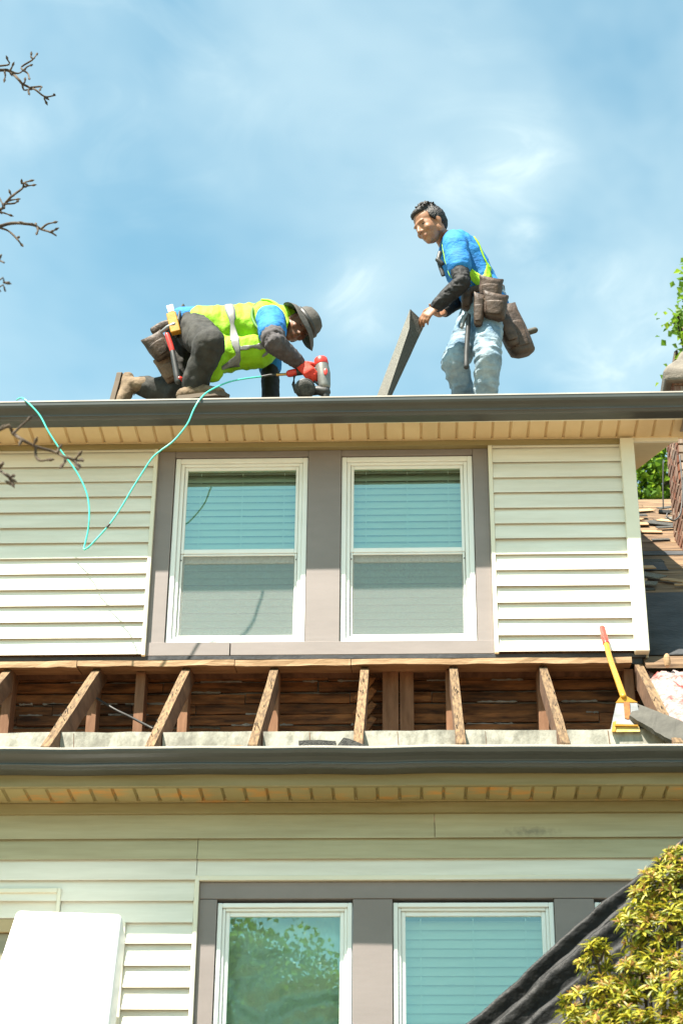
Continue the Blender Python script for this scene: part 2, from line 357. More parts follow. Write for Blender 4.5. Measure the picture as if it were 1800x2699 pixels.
# dormer cheek on the right, its top following the roof slope
obj('wall_core', [(x, y, z) for x in (1.19, 1.295) for y, z in ((.15, 5.95), (.15, 7.33), (4.4, 9.33), (4.4, 9.3))],
    [(0, 1, 2, 3), (7, 6, 5, 4), (0, 4, 5, 1), (1, 5, 6, 2), (2, 6, 7, 3), (3, 7, 4, 0)], siding, UW)
def course(x0, x1, zb, y, mat, parent, h=S_, ends=(0, 0)):
    j = random.uniform(-.0012, .0012)
    prof = [(y-.0195, zb), (y-.0225, zb), (y-.0225, zb+.005), (y-.015, zb+h*.5), (y-.002, zb+h+.010), (y+.012, zb+h+.010), (y+.012, zb+.030), (y-.001, zb+.030), (y-.017, zb+.020)]
    xs = [x0]+[x for x in np.arange(math.ceil(x0/.6)*.6+.05, x1-.05, .6)]+[x1]
    k = random.random()*9
    return prism('siding_course', prof, xs, mat, parent, wob=lambda i, jj, x: (.0012*math.sin(x*2.1+k), j+.0008*math.sin(x*1.3+k*2)))
for k in range(14):
    zb = 5.9+k*S_
    if zb > 7.27: break
    h = min(S_, 7.268-zb)
    course(XL, -1.512, zb, .0, siding, UW, h); course(.487, 1.236, zb, .0, siding, UW, h)
box('j_channel', -1.514, -1.492, -.022, .03, 5.895, 7.262, cream, UW); box('j_channel', .462, .486, -.022, .03, 5.895, 7.262, cream, UW)
bm = bmesh.new(); bbox(bm, 1.236, 1.316, -.052, .03, 5.885, 7.262); finish(bm, 'corner_post', cream, UW, bev=.004)
box('corner_post', 1.3, 1.318, .032, .09, 5.885, 7.262, cream, UW)
box('frieze_channel', XL, 1.235, -.03, .02, 7.236, 7.268, fasc, UW); box('starter_strip', XL, 1.30, .0, .02, 5.872, 5.897, felt, UW)
# window trim, upper
box('window_trim', -1.491, -1.392, .012, .05, 5.984, 7.235, trimm, UW); box('window_trim', -.598, -.405, .012, .05, 5.984, 7.235, trimm, UW)
box('window_trim', .372, .461, .012, .05, 5.984, 7.235, trimm, UW); box('window_trim', -1.391, -.599, .014, .05, 7.197, 7.235, trimm, UW); box('window_trim', -.404, .371, .014, .05, 7.197, 7.235, trimm, UW)
box('window_sill_trim', -1.491, -1.02, .002, .06, 5.9, 5.982, trimm, UW); box('window_sill_trim', -1.014, .461, .002, .06, 5.9, 5.982, trimm, UW)

def slats(win, x0, x1, zt, zb, y, pitch, tilt=68, mat=None):
    a = math.radians(tilt); w = pitch*.62; me = None; n = int((zt-zb)/pitch)
    for i in range(n):
        z = zt-(i+.5)*pitch
        if me is None:
            bm = bmesh.new(); dy, dz = math.cos(a)*w, math.sin(a)*w; ny, nz_ = -math.sin(a)*.0022, math.cos(a)*.0022
            pr = [(-dy, -dz), (-dy*.3+ny*2.5, -dz*.3+nz_*2.5), (dy*.3+ny*2.5, dz*.3+nz_*2.5), (dy, dz), (dy-ny, dz-nz_), (-dy-ny, -dz-nz_)]
            vv = [[bm.verts.new((x, p[0], p[1])) for p in pr] for x in (x0, x1)]
            for j in range(6): bm.faces.new([vv[0][j], vv[0][(j+1) % 6], vv[1][(j+1) % 6], vv[1][j]])
            bm.faces.new(vv[0][::-1]); bm.faces.new(vv[1])
            o = finish(bm, 'blind_slat', mat or blind, win); me = o.data
        else:
            o = bpy.data.objects.new('blind_slat', me); link(o, win)
        o.location = (0, y+random.uniform(-.001, .001), z+random.uniform(-.0015, .0015)); o.rotation_euler = (random.uniform(-.05, .05), random.uniform(-.0015, .0015), 0)
    for t in (.13, .5, .87):
        x = lerp(x0, x1, t); box('ladder_cord', x-.0022, x+.0022, y-.032, y-.029, zb, zt, mat or blind, win, 0)

def upper_window(x0, x1):
    w = grp('window', H); w['label'] = 'white double-hung window with closed blind, upper floor'
    zb, zt = 5.985, 7.194; zm = 6.585
    frame('frame', x0, x1, zb, zt, .030, .026, .12, white, w, wb=.026, wt=.03)
    frame('inner_frame', x0+.0305, x1-.0305, zb+.0265, zt-.0305, .022, .040, .12, white, w, wb=.018, wt=.016)
    a, b = x0+.053, x1-.053
    frame('upper_sash', a+.001, b-.001, zm-.016, zt-.047, .018, .052, .075, white, w, wb=.030, wt=.020)
    frame('lower_sash', a+.001, b-.001, zb+.045, zm-.02, .020, .080, .105, white, w, wb=.03, wt=.045)
    obj('pane', [(a+.018, .062, zm+.01), (b-.018, .062, zm+.01), (b-.018, .062, zt-.065), (a+.018, .062, zt-.065)], [(0, 1, 2, 3)], glass, w)
    obj('pane', [(a+.02, .092, zb+.074), (b-.02, .092, zb+.074), (b-.02, .092, zm-.06), (a+.02, .092, zm-.06)], [(0, 1, 2, 3)], glass, w)
    frame('screen_frame', a+.003, b-.003, zb+.048, zm-.018, .012, .054, .066, grey_in if False else white, w, wb=.014, wt=.012)
    obj('insect_screen', [(a+.014, .06, zb+.06), (b-.014, .06, zb+.06), (b-.014, .06, zm-.03), (a+.014, .06, zm-.03)], [(0, 1, 2, 3)], screenm, w)
    for sx in (a+.004, b-.010): box('screen_clip', sx, sx+.006, .049, .054, zm-.062, zm-.056, black, w, 0)
    slats(w, a+.004, b-.004, zt-.05, zb+.06, .155, .0455)
    bm = bmesh.new(); bbox(bm, x0-.1, x1+.1, .5, .52, zb-.1, zt+.42); finish(bm, 'room_backing', room, w)
m = bpy.data.materials.new('insect_mesh'); m.use_nodes = True; screenm = m; n_ = m.node_tree.nodes; l_ = m.node_tree.links; n_.remove(n_['Principled BSDF'])
tr_ = n_.new('ShaderNodeBsdfTransparent'); df_ = n_.new('ShaderNodeBsdfDiffuse'); df_.inputs[0].default_value = (.27, .28, .255, 1); mx_ = n_.new('ShaderNodeMixShader')
tcn = n_.new('ShaderNodeTexCoord'); nzn = n_.new('ShaderNodeTexNoise'); nzn.inputs['Scale'].default_value = 90; mrn = n_.new('ShaderNodeMapRange'); mrn.inputs[3].default_value = .38; mrn.inputs[4].default_value = .62
l_.new(tcn.outputs['Object'], nzn.inputs[0]); l_.new(nzn.outputs[0], mrn.inputs[0]); l_.new(mrn.outputs[0], mx_.inputs[0])
l_.new(tr_.outputs[0], mx_.inputs[1]); l_.new(df_.outputs[0], mx_.inputs[2]); l_.new(mx_.outputs[0], n_['Material Output'].inputs[0])
upper_window(-1.388, -.601); upper_window(-.402, .369)

# soffits, each panel its own piece
def soffit(name, x0, x1, y0, y1, z, mat, ref, pitch=.10463):
    g = grp(name, H); me = None
    for k in range(int(math.floor((x0-ref)/pitch)), int(math.ceil((x1-ref)/pitch))):
        if me is None:
            a, b, d = .009, pitch-.009, .014
            pr = [(a, 0), (b, 0), (b+.003, d*.6), (pitch, d), (pitch, d+.004), (0, d+.004), (0, d), (a-.003, d*.6)]
            vv = [(p[0], y, p[1]) for y in (y0, y1) for p in pr]; n = 8
            ff = [(j, (j+1) % n, n+(j+1) % n, n+j) for j in range(n)]+[tuple(range(n-1, -1, -1)), tuple(range(n, 2*n))]
            o = obj('soffit_panel', vv, ff, mat, g); me = o.data
            bm = bmesh.new(); bm.from_mesh(me); bmesh.ops.recalc_face_normals(bm, faces=bm.faces[:]); bm.to_mesh(me); bm.free()
        else: o = bpy.data.objects.new('soffit_panel', me); link(o, g)
        o.location = (ref+k*pitch, 0, z+random.uniform(-.0006, .0006)); o.rotation_euler = (0, random.uniform(-.004, .004), 0)
    return g
g = soffit('upper_soffit', XL, 1.64, -.226, -.026, ZS, soffm, -2.3378)
box('soffit_channel', XL, 1.66, -.025, -.006, ZS-.004, ZS+.012, soffm, g); box('soffit_channel', XL, 1.66, -.246, -.224, ZS-.005, ZS+.012, cream, g)
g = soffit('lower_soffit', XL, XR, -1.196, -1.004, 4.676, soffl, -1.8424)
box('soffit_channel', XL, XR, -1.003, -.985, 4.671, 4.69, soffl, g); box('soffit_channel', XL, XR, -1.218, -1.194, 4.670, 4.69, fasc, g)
# upper eave: fascia and gutter, the gutter falling slightly to the left
box('fascia_board', XL, 1.66, -.262, -.247, 7.272, 7.40, fasc, H)
def gutter(name, x0, x1, yb, zb, ht, mat, wob=None, shear=0.0, step=.25):
    P = [(yb, zb+ht), (yb, zb), (yb-.075, zb), (yb-.083, zb+.003), (yb-.088, zb+.012), (yb-.097, zb+.017), (yb-.097, zb+.021), (yb-.087, zb+.029), (yb-.090, zb+.036), (yb-.103, zb+.050), (yb-.119, zb+.063), (yb-.125, zb+.076), (yb-.126, zb+ht-.010)]
    P2 = [(yb-.122, zb+ht-.012), (yb-.114, zb+.062), (yb-.099, zb+.05), (yb-.082, zb+.03), (yb-.072, zb+.006), (yb-.005, zb+.006), (yb-.005, zb+ht)]
    g = prism(name, P+P2, list(np.linspace(x0, x1, int((x1-x0)/step)+1)), mat, H, wob, False, shear)
    lp = [(yb-.1285, zb+ht-.0105), (yb-.1285, zb+ht-.002), (yb-.124, zb+ht+.001), (yb-.112, zb+ht-.001), (yb-.112, zb+ht-.006), (yb-.1185, zb+ht-.0105)]
    prism('gutter_lip', lp, list(np.linspace(x0, x1, int((x1-x0)/step)+1)), lipm, g, wob, False, shear)
    return g
o = gutter('upper_gutter', XL, 1.66, -.264, 7.254, .107, gutm, None, .0036)
o2 = gutter('lower_gutter', XL, XR, -1.222, 4.728, .094, gutm, lambda i, j, x: (.0015*math.sin(x*7+.5), .0016*math.sin(x*5.3)+.0012*math.sin(x*13+1)+.003*mnoise.noise(Vector((x*3, 0, 0)))), 0, .06)
box('fascia_board', XL, XR, -1.220, -1.206, 4.672, 4.80, fasc, H)
# dormer roof
RS = .46
def roofz(y): return 7.40+RS*(y+.27)
def slope_slab(name, x0, x1, y0, y1, z0, s, th, mat, parent):
    v = [(x, y, z0+s*(y-y0)-d) for x in (x0, x1) for y in (y0, y1) for d in (0, th)]
    o = obj(name, v, [(0, 2, 3, 1), (4, 5, 7, 6), (0, 1, 5, 4), (2, 6, 7, 3), (0, 4, 6, 2), (1, 3, 7, 5)], mat, parent); return o
DR = grp('dormer_roof', H)
slope_slab('roof_deck', XL, 1.585, -.30, 4.65, 7.377, RS, .022, deckw, DR)
for k in range(30):
    y = -.305+k*.165; slope_slab('shingle_course', XL, 1.60, y, y+.20, roofz(y)+.003, RS-.022, .004, shing, DR)
slope_slab('rake_soffit', 1.32, 1.582, -.02, 4.6, 7.283, RS, .010, soffm, DR); slope_slab('rake_fascia', 1.584, 1.606, -.24, 4.6, 7.37-.01, RS, .155, trimm, DR)
box('eave_return', 1.32, 1.582, -.024, .0, 7.252, 7.282, cream, DR)
# lower (main) roof: rafters
RZ = lambda y: 5.822+.78*y
RX = [-3.75, -3.255, -2.76, -2.262, -1.758, -1.252, -.757, -.263, .235, .730, 1.262, 1.765, 2.27, 2.77]
RF = grp('rafters', H); RF.name = 'lower_roof_frame'
for i, x in enumerate(RX):
    x += random.uniform(-.006, .006); y0, y1 = -1.195+random.uniform(-.008, .008), .30 if x < 1.2 else 4.6
    hw = .0225; d = .15; vv = []; st = np.linspace(y0, y1, 9 if x < 1.2 else 20)
    for y in st:
        for sx, dz in ((-1, 0), (1, 0), (1, -d), (-1, -d)):
            vv.append((x+sx*hw+random.uniform(-.0015, .0015), y, RZ(y)+dz*(1 if y > -1.19 else .9)+random.uniform(-.002, .002)))
    n = len(st); ff = [(4*a+j, 4*a+(j+1) % 4, 4*a+4+(j+1) % 4, 4*a+4+j) for a in range(n-1) for j in range(4)]+[(3, 2, 1, 0), tuple(4*(n-1)+j for j in range(4))]
    o = obj('rafter', vv, ff, sidew, RF); bm = bmesh.new(); bm.from_mesh(o.data); bmesh.ops.recalc_face_normals(bm, faces=bm.faces[:]); bm.to_mesh(o.data); bm.free()
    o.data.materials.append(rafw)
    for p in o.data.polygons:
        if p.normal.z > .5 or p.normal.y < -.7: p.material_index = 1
    # old roofing nails left in the top edge
    for q_ in range(9):
        y = random.uniform(-1.1, -.08); p = Vector((x+random.uniform(-.016, .016), y, RZ(y)))
        nn = Vector((random.uniform(-.4, .4), -.6+random.uniform(-.4, .4), .8)).normalized()
        solid('nail', [tube([p-nn*.004, p+nn*random.uniform(.008, .02)], [.0018, .0022], 5, (1, 0, 0))], black, RF)
# weathered top plate between the rafter tails, broken shakes of paint
xs = [XL]+RX+[XR]
for a, b in zip(RX, RX[1:]):
    prism('wall_plate', [(-.965, 4.75), (-.965, 5.050), (-.92, 5.052), (-.92, 4.75)], list(np.linspace(a+.0245, b-.0245, 5)), plate, RF, lambda i, j, x: (0, random.uniform(-.003, .003)))
    if random.random() < .8:
        x = random.uniform(a+.1, b-.1); w_ = random.uniform(.008, .016)
        obj('sheathing_seam', [(x, -.9665, 4.76), (x+w_*.3, -.9665, 4.76), (x+w_*.3-.02, -.9668, 5.045), (x-.02, -.9668, 5.045)], [(0, 1, 2, 3)], sidew, RF)
# remaining sheathing edge under the dormer wall, split end to end
e = [XL, -1.86, -.98, -.335, 1.215]; dz = [0, .004, .0, .004]
for i, (a, b) in enumerate(zip(e, e[1:])):
    st = list(np.arange(a, b-.004, .07))+[b-.004]; ph = random.random()*9
    prism('sheathing_board', [(-.062, 5.806+dz[i]), (-.062, 5.843), (.12, 5.873), (.12, 5.84)], st, freshw, RF,
          lambda ii, j, x: (.004*math.sin(x*9+ph)+random.uniform(-.002, .002) if j < 2 else 0, random.uniform(-.004, .002) if j == 0 else 0))
box('sill_gap', XL, 1.28, .022, .10, 5.84, 5.90, felt, RF, 0)
# knee wall: studs, lath boards with plaster squeezed between
KW = grp('knee_wall', H)
for x in (-3.2, -2.72, -2.262, -1.776, -1.515, -1.272, -.765, .216, .724, 1.20):
    x += random.uniform(-.004, .004); box('stud', x-.027, x+.027, .045, .165, 5.0, 5.82, studw, KW, .002)
box('stud', -.165, -.075, .10, .165, 5.0, 5.85, studw, KW); box('stud', -.068, .01, .105, .165, 5.0, 5.85, studw, KW)
for k in range(5):
    z = 5.42+k*.085; ax = basis(Vector((.55, 0, .83))); c = Vector((-.265, .15, z))
    obox('brace_lath', c, (Vector((.83, 0, -.55)), Vector((0, 1, 0)), Vector((.55, 0, .83))), (.02, .006, .095), lathw, KW)
box('plaster_back', XL, 1.28, .235, .25, 4.9, 5.86, plas, KW, 0)
box('back_floor', XL, 1.28, -.90, .25, 4.86, 4.90, sidew, KW, 0)
box('ceiling_board', XL, 1.28, .121, .40, 5.845, 5.87, sidew, KW, 0)
for k in range(9):
    z = 5.30+k*.0665; cuts = [XL]+sorted(random.uniform(-3.9, 1.1) for _ in range(4))+[1.28]
    for a, b in zip(cuts, cuts[1:]):
        if b-a < .08: continue
        ph = random.random()*20; tl = random.uniform(-.006, .006); st = list(np.arange(a, b-.006, .05))+[b-.004]; oy = random.uniform(-.004, .006)
        prism('lath_board', [(.205+oy, z), (.205+oy, z+.056), (.222, z+.058), (.222, z)], st, lathw, KW,
              lambda i, j, x: (0, tl*(x-a)+(.0045*mnoise.noise(Vector((x*6+ph, j, 0)))+(.003*mnoise.noise(Vector((x*25+ph, j, 2)))))))
for k in range(60):
    x = random.uniform(-2.3, 1.2); z = 5.30+random.randrange(9)*.0665+.062; w_ = random.uniform(.03, .13); ph = random.random()*50
    pts = [(x+w_*math.cos(t), .203, z+(.002+.014*abs(mnoise.noise(Vector((math.cos(t)*2.6+ph, math.sin(t), 0)))))*math.copysign(abs(math.sin(t))**.3, math.sin(t))) for t in np.linspace(0, 2*math.pi, 27)[:-1]]
    vv = pts+[(p[0], .224, p[2]) for p in pts]; n = 26
    obj('plaster_key', vv, [tuple(range(n-1, -1, -1))]+[(j, (j+1) % n, n+(j+1) % n, n+j) for j in range(n)], plas, KW)
# cable stapled loosely across one bay
solid('old_cable', [tube([at(240, 1830, .05), at(300, 1868, .0), at(345, 1890, -.1), at(402, 1920, -.25)], [.007]*4, 8, sub=4)], black, KW)

# main roof to the right of the dormer: decking boards, felt, insulation
MR = grp('main_roof', H)
def mrz(y): return RZ(y)+.022
k = 0; y = -.06; cosr = math.cos(math.atan(.78))
while y < 4.55:
    w_ = random.choice((.145, .17, .19))*cosr; y2 = min(y+w_, 4.6)
    cx = [1.32 if y > 0 else 1.285, random.uniform(1.9, 3.2), XR]
    for a, b in zip(cx, cx[1:]):
        t = .022; d = random.uniform(-.004, .003); a2 = a+.003; b2 = b-.003
        vv = [(x, yy, mrz(yy)+d+zz) for x in (a2, b2) for yy in (y+.003, y2-.003) for zz in (0, -t)]
        obj('deck_board', vv, [(0, 2, 3, 1), (4, 5, 7, 6), (0, 1, 5, 4), (2, 6, 7, 3), (0, 4, 6, 2), (1, 3, 7, 5)], deckw, MR)
    y = y2
def felt_sheet(name, x0, x1, y0, y1, h, mat, n=14):
    vv = []; ff = []
    for i in range(n+1):
        for j in range(n+1):
            x = lerp(x0, x1, i/n); y = lerp(y0, y1, j/n)+.02*mnoise.noise(Vector((x*5, 3, j)))*(1 if j in (0, n) else 0)
            vv.append((x, y, mrz(y)+h+.008*abs(mnoise.noise(Vector((x*6, y*6, 1))))))
    for i in range(n):
        for j in range(n): a = i*(n+1)+j; ff.append((a, a+n+1, a+n+2, a+1))
    o = obj(name, vv, ff, mat, MR, True); md = o.modifiers.new('s', 'SOLIDIFY'); md.thickness = .003; return o
felt_sheet('felt_sheet', 1.322, XR, .10, 1.45, .006, felt)
felt_sheet('felt_patch', 1.33, 1.78, 2.05, 2.30, .006, felt, 8); felt_sheet('felt_patch', 1.5, 2.3, 2.5, 2.62, .006, felt, 8)
# ridge board and torn edge pieces
for k in range(34):
    y = random.uniform(1.5, 4.1); x = random.uniform(1.34, 2.2); a = random.uniform(-.9, .9); w_ = random.uniform(.03, .15)
    ax = (Vector((math.cos(a), math.sin(a)*.79, math.sin(a)*.62)), Vector((0, -.62, .79)), Vector((-math.sin(a), math.cos(a)*.79, math.cos(a)*.62)))
    obox('torn_shingle', Vector((x, y, mrz(y)+random.uniform(.006, .04))), ax, (w_, .004, w_*.4), random.choice((tar, shing, freshw)), MR, .001)

box('attic_backing', 1.285, XR, .45, .47, 4.9, 6.14, room, MR, 0); box('attic_floor', 1.285, XR, -.91, .47, 4.86, 4.90, sidew, MR, 0)
# brick chimney
CH = grp('chimney', H); cx0, cx1, cy0, cy1 = 1.985, 2.52, 2.46, 2.98
box('chimney_core', cx0+.012, cx1-.012, cy0+.012, cy1-.012, 7.3, 9.30, mortar, CH, .004)
bm_ = None; z = 7.6; r_ = 0
while z < 9.28:
    for side in range(4):
        L0, L1 = (cx0, cx1) if side in (0, 2) else (cy0, cy1); p = L0-(.107 if r_ % 2 else 0)
        while p < L1-.02:
            a, b = max(p, L0)+.004, min(p+.205, L1)-.004
            if b-a > .03:
                d = random.uniform(-.004, .004)
                if side == 0: q_ = (a, b, cy0+d, cy0+.02, z, z+.062)
                elif side == 1: q_ = (cx0+d, cx0+.02, max(a, cy0+.024), b, z, z+.062)
                elif side == 2: q_ = None
                else: q_ = (cx1-.02, cx1+d, max(a, cy0+.024), b, z, z+.062)
                if q_ and q_[1] > q_[0] and q_[3] > q_[2]: box('brick', *q_, brickm, CH, .004)
            p += .215
    z += .074; r_ += 1
vv = []
for z, g_ in ((9.25, .05), (9.33, .055), (9.40, .02), (9.52, -.06), (9.60, -.10)):
    for sx, sy in ((0, 0), (1, 0), (1, 1), (0, 1)):
        vv.append(((cx1+g_ if sx else cx0-g_)+random.uniform(-.015, .015), (cy1+g_ if sy else cy0-g_)+random.uniform(-.015, .015), z+random.uniform(-.015, .015)))
ff = [(4*a+j, 4*a+(j+1) % 4, 4*a+4+(j+1) % 4, 4*a+4+j) for a in range(4) for j in range(4)]+[(3, 2, 1, 0), (16, 17, 18, 19)]
o = obj('cement_cap', vv, ff, cement, CH); md = o.modifiers.new('b', 'BEVEL'); md.width = .02; md.segments = 2

# ---------------------------------------------------------------- lower wall
LW = grp('lower_wall', H)
yb = LB+.03
box('wall_core', XL, -.93, yb, yb+.1, 1.3, 4.74, sidew, LW); box('wall_core', -.93, 1.9, yb+.03, yb+.1, 4.22, 4.74, sidew, LW); box('wall_core', 1.9, XR, yb, yb+.1, 1.3, 4.74, sidew, LW)
box('wall_core', -.93, 1.9, yb+.03, yb+.1, 1.3, 2.80, sidew, LW)
ztop = 4.491
stainm = M('siding_shaded_stained', (.36, .325, .20), (.44, .405, .26), (1.5, 6, 22), .55, .12, (6, 60, 260))  # top course with eave shade in its base colour, plus a real stain
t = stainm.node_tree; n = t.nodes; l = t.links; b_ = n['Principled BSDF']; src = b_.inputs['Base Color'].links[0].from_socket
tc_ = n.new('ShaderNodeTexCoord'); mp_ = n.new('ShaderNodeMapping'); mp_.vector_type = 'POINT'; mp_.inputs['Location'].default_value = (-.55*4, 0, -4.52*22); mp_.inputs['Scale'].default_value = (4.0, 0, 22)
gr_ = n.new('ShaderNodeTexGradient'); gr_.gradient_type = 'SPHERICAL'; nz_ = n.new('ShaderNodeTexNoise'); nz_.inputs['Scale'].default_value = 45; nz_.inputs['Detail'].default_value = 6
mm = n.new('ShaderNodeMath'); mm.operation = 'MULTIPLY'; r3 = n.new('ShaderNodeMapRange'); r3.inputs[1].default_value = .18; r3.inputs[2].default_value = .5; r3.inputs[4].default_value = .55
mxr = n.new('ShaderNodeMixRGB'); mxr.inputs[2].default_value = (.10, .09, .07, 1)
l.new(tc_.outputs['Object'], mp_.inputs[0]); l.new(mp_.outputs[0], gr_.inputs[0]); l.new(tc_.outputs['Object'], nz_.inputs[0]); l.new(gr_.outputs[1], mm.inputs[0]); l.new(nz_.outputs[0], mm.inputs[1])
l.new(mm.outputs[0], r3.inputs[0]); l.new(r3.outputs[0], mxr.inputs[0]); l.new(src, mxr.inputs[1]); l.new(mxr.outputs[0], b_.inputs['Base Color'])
box('frieze_board', XL, XR, LB-.026, LB+.03, 4.615, 4.668, fasc, LW)
course(XL, .10, ztop, LB, siding_shaded, LW, 4.612-ztop); course(.103, XR, ztop, LB, stainm, LW, 4.612-ztop)
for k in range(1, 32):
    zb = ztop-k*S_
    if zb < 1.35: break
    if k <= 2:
        course(XL, -1.027, zb, LB, siding_shaded if k < 2 else siding, LW); course(-1.024, XR, zb, LB, siding_shaded if k < 2 else siding, LW, S_ if k < 2 else S_)
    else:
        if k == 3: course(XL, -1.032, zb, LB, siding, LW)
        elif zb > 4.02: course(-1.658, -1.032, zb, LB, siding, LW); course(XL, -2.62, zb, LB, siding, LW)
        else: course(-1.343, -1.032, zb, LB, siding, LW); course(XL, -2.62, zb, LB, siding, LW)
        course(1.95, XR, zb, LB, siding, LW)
box('j_channel', -1.031, -1.010, LB-.022, LB+.03, 2.7, 4.309, cream, LW); box('j_channel', -1.009, 1.94, LB-.022, LB+.03, 4.287-.002, 4.309, cream, LW)
box('j_channel', 1.92, 1.94, LB-.022, LB+.03, 2.7, 4.284, cream, LW)
box('j_channel', -1.362, -1.344, LB-.03, LB+.03, 2.3, 4.085, cream, LW)
# trim round the lower windows
box('window_trim', -1.009, 1.919, LB+.0, LB+.06, 4.202, 4.283, trimm, LW)
for a, b in ((-1.009, -.924), (-.286, -.101), (.653, .837), (1.56, 1.64)): box('window_trim', a, b, LB+.002, LB+.06, 2.84, 4.200, trimm, LW)
box('window_sill_trim', -1.009, 1.919, LB-.02, LB+.06, 2.75, 2.838, trimm, LW)
def lower_window(x0, x1, kind):
    w = grp('window', H); zb, zt = 2.842, 4.186
    w['label'] = 'white window with crumpled clear plastic behind the glass' if kind == 'film' else 'white window with closed cream blind, lower floor'
    frame('frame', x0, x1, zb, zt, .022, LB+.012, LB+.13, white, w); frame('inner_frame', x0+.0225, x1-.0225, zb+.0225, zt-.0225, .014, LB+.024, LB+.13, white, w)
    a, b = x0+.037, x1-.037
    frame('upper_sash', a, b, 3.46, zt-.037, .02, LB+.036, LB+.06, white, w, wt=.022)
    frame('lower_sash', a, b, zb+.037, 3.458, .02, LB+.062, LB+.09, white, w, wt=.03)
    gm = glass_film if kind == 'film' else glass_low
    obj('pane', [(a+.02, LB+.046, 3.48), (b-.02, LB+.046, 3.48), (b-.02, LB+.046, zt-.059), (a+.02, LB+.046, zt-.059)], [(0, 1, 2, 3)], gm, w)
    obj('pane', [(a+.02, LB+.076, zb+.057), (b-.02, LB+.076, zb+.057), (b-.02, LB+.076, 3.43), (a+.02, LB+.076, 3.43)], [(0, 1, 2, 3)], gm, w)
    box('room_backing', x0-.03, x1+.03, LB+.5, LB+.52, zb-.05, 4.85, room, w, 0)
    if kind == 'film':
        n = 46; vv = []; ff = []
        for i in range(n+1):
            for j in range(n+1):
                x = lerp(a, b, i/n); z = lerp(zb+.05, zt-.03, j/n); p = Vector((x*4+z*1.5, z*7-x*2, 0)); p2 = Vector((x*9+z*6, z*26-x*12, 4))
                vv.append((x, LB+.125+.05*(abs(mnoise.noise(p)))+.026*abs(mnoise.noise(p2))+.006*mnoise.noise(p*6), z))
        for i in range(n):
            for j in range(n): q_ = i*(n+1)+j; ff.append((q_, q_+n+1, q_+n+2, q_+1))
        obj('plastic_film', vv, ff, filmm, w, True)
    else: slats(w, a+.004, b-.004, zt-.05, zb+.06, LB+.14, .0435, 66)
m = bpy.data.materials.new('clear_film'); m.use_nodes = True; filmm = m; n_ = m.node_tree.nodes; l_ = m.node_tree.links; n_.remove(n_['Principled BSDF'])
tr_ = n_.new('ShaderNodeBsdfTransparent'); tr_.inputs[0].default_value = (.55, .72, .58, 1); gl_ = n_.new('ShaderNodeBsdfGlossy'); gl_.inputs['Roughness'].default_value = .3; gl_.inputs[0].default_value = (.85, .95, .9, 1)
lw_ = n_.new('ShaderNodeLayerWeight'); lw_.inputs[0].default_value = .5; mx_ = n_.new('ShaderNodeMixShader'); l_.new(lw_.outputs['Fresnel'], mx_.inputs[0]); df2 = n_.new('ShaderNodeBsdfDiffuse'); df2.inputs[0].default_value = (.74, .82, .68, 1); mm2 = n_.new('ShaderNodeMixShader'); mm2.inputs[0].default_value = .72; l_.new(tr_.outputs[0], mm2.inputs[1]); l_.new(df2.outputs[0], mm2.inputs[2]); l_.new(mm2.outputs[0], mx_.inputs[1]); l_.new(gl_.outputs[0], mx_.inputs[2]); l_.new(mx_.outputs[0], n_['Material Output'].inputs[0])
lower_window(-.921, -.289, 'film'); lower_window(-.098, .650, 'blind'); lower_window(.840, 1.557, 'blind')
# small side window in its channel
w = grp('window', H); w['label'] = 'tan shaded window set in a channel frame behind the white panel'
box('channel_frame', -2.62, -1.678, LB-.03, LB+.03, 4.225, 4.247, cream, w); box('channel_frame', -1.677, -1.66, LB-.03, LB+.03, 2.4, 4.247, cream, w)
box('head_panel', -2.62, -1.679, LB-.004, LB+.05, 4.11, 4.223, siding, w); box('head_rail', -2.62, -1.679, LB-.0, LB+.06, 4.045, 4.108, tanp, w)
box('shade', -2.62, -1.679, LB+.02, LB+.06, 2.4, 4.043, M('grey_shade', (.24, .22, .15), (.29, .26, .18), (4, 4, 30), .7), w)
frame('surround', -1.659, -1.363, 2.3, 3.98, .03, LB-.004, LB+.04, cream, w)

# ------------------------------------------------------------------ white panel in front of the wall
def rslab(name, pts, th, mat, r=.03, nseg=5):
    bm = bmesh.new(); c = sum((Vector(p) for p in pts), Vector())/4
    e1 = (Vector(pts[1])-Vector(pts[0])).normalized(); e2 = (Vector(pts[3])-Vector(pts[0])).normalized(); nn = e1.cross(e2).normalized()
    v0 = [bm.verts.new(Vector(p)) for p in pts]; v1 = [bm.verts.new(Vector(p)+nn*th) for p in pts]
    bm.faces.new(v0[::-1]); bm.faces.new(v1)
    for j in range(4): bm.faces.new([v0[j], v0[(j+1) % 4], v1[(j+1) % 4], v1[j]])
    bmesh.ops.recalc_face_normals(bm, faces=bm.faces[:])
    bmesh.ops.bevel(bm, geom=bm.edges[:], offset=r, segments=nseg, affect='EDGES', profile=.5)
    me = bpy.data.meshes.new(name); bm.to_mesh(me); bm.free(); me.materials.append(mat); me.polygons.foreach_set('use_smooth', [True]*len(me.polygons))
    o = bpy.data.objects.new(name, me); COL.objects.link(o); return o
o = rslab('white_panel', [at(44, 2395, -1.34), at(322, 2405, -1.34), Vector((-1.30, -2.15, 1.42)), Vector((-2.16, -2.15, 1.42))], .20, panelm, .024)
tag(o, 'thick white rounded panel leaning against the lower wall beside the siding', 'panel')

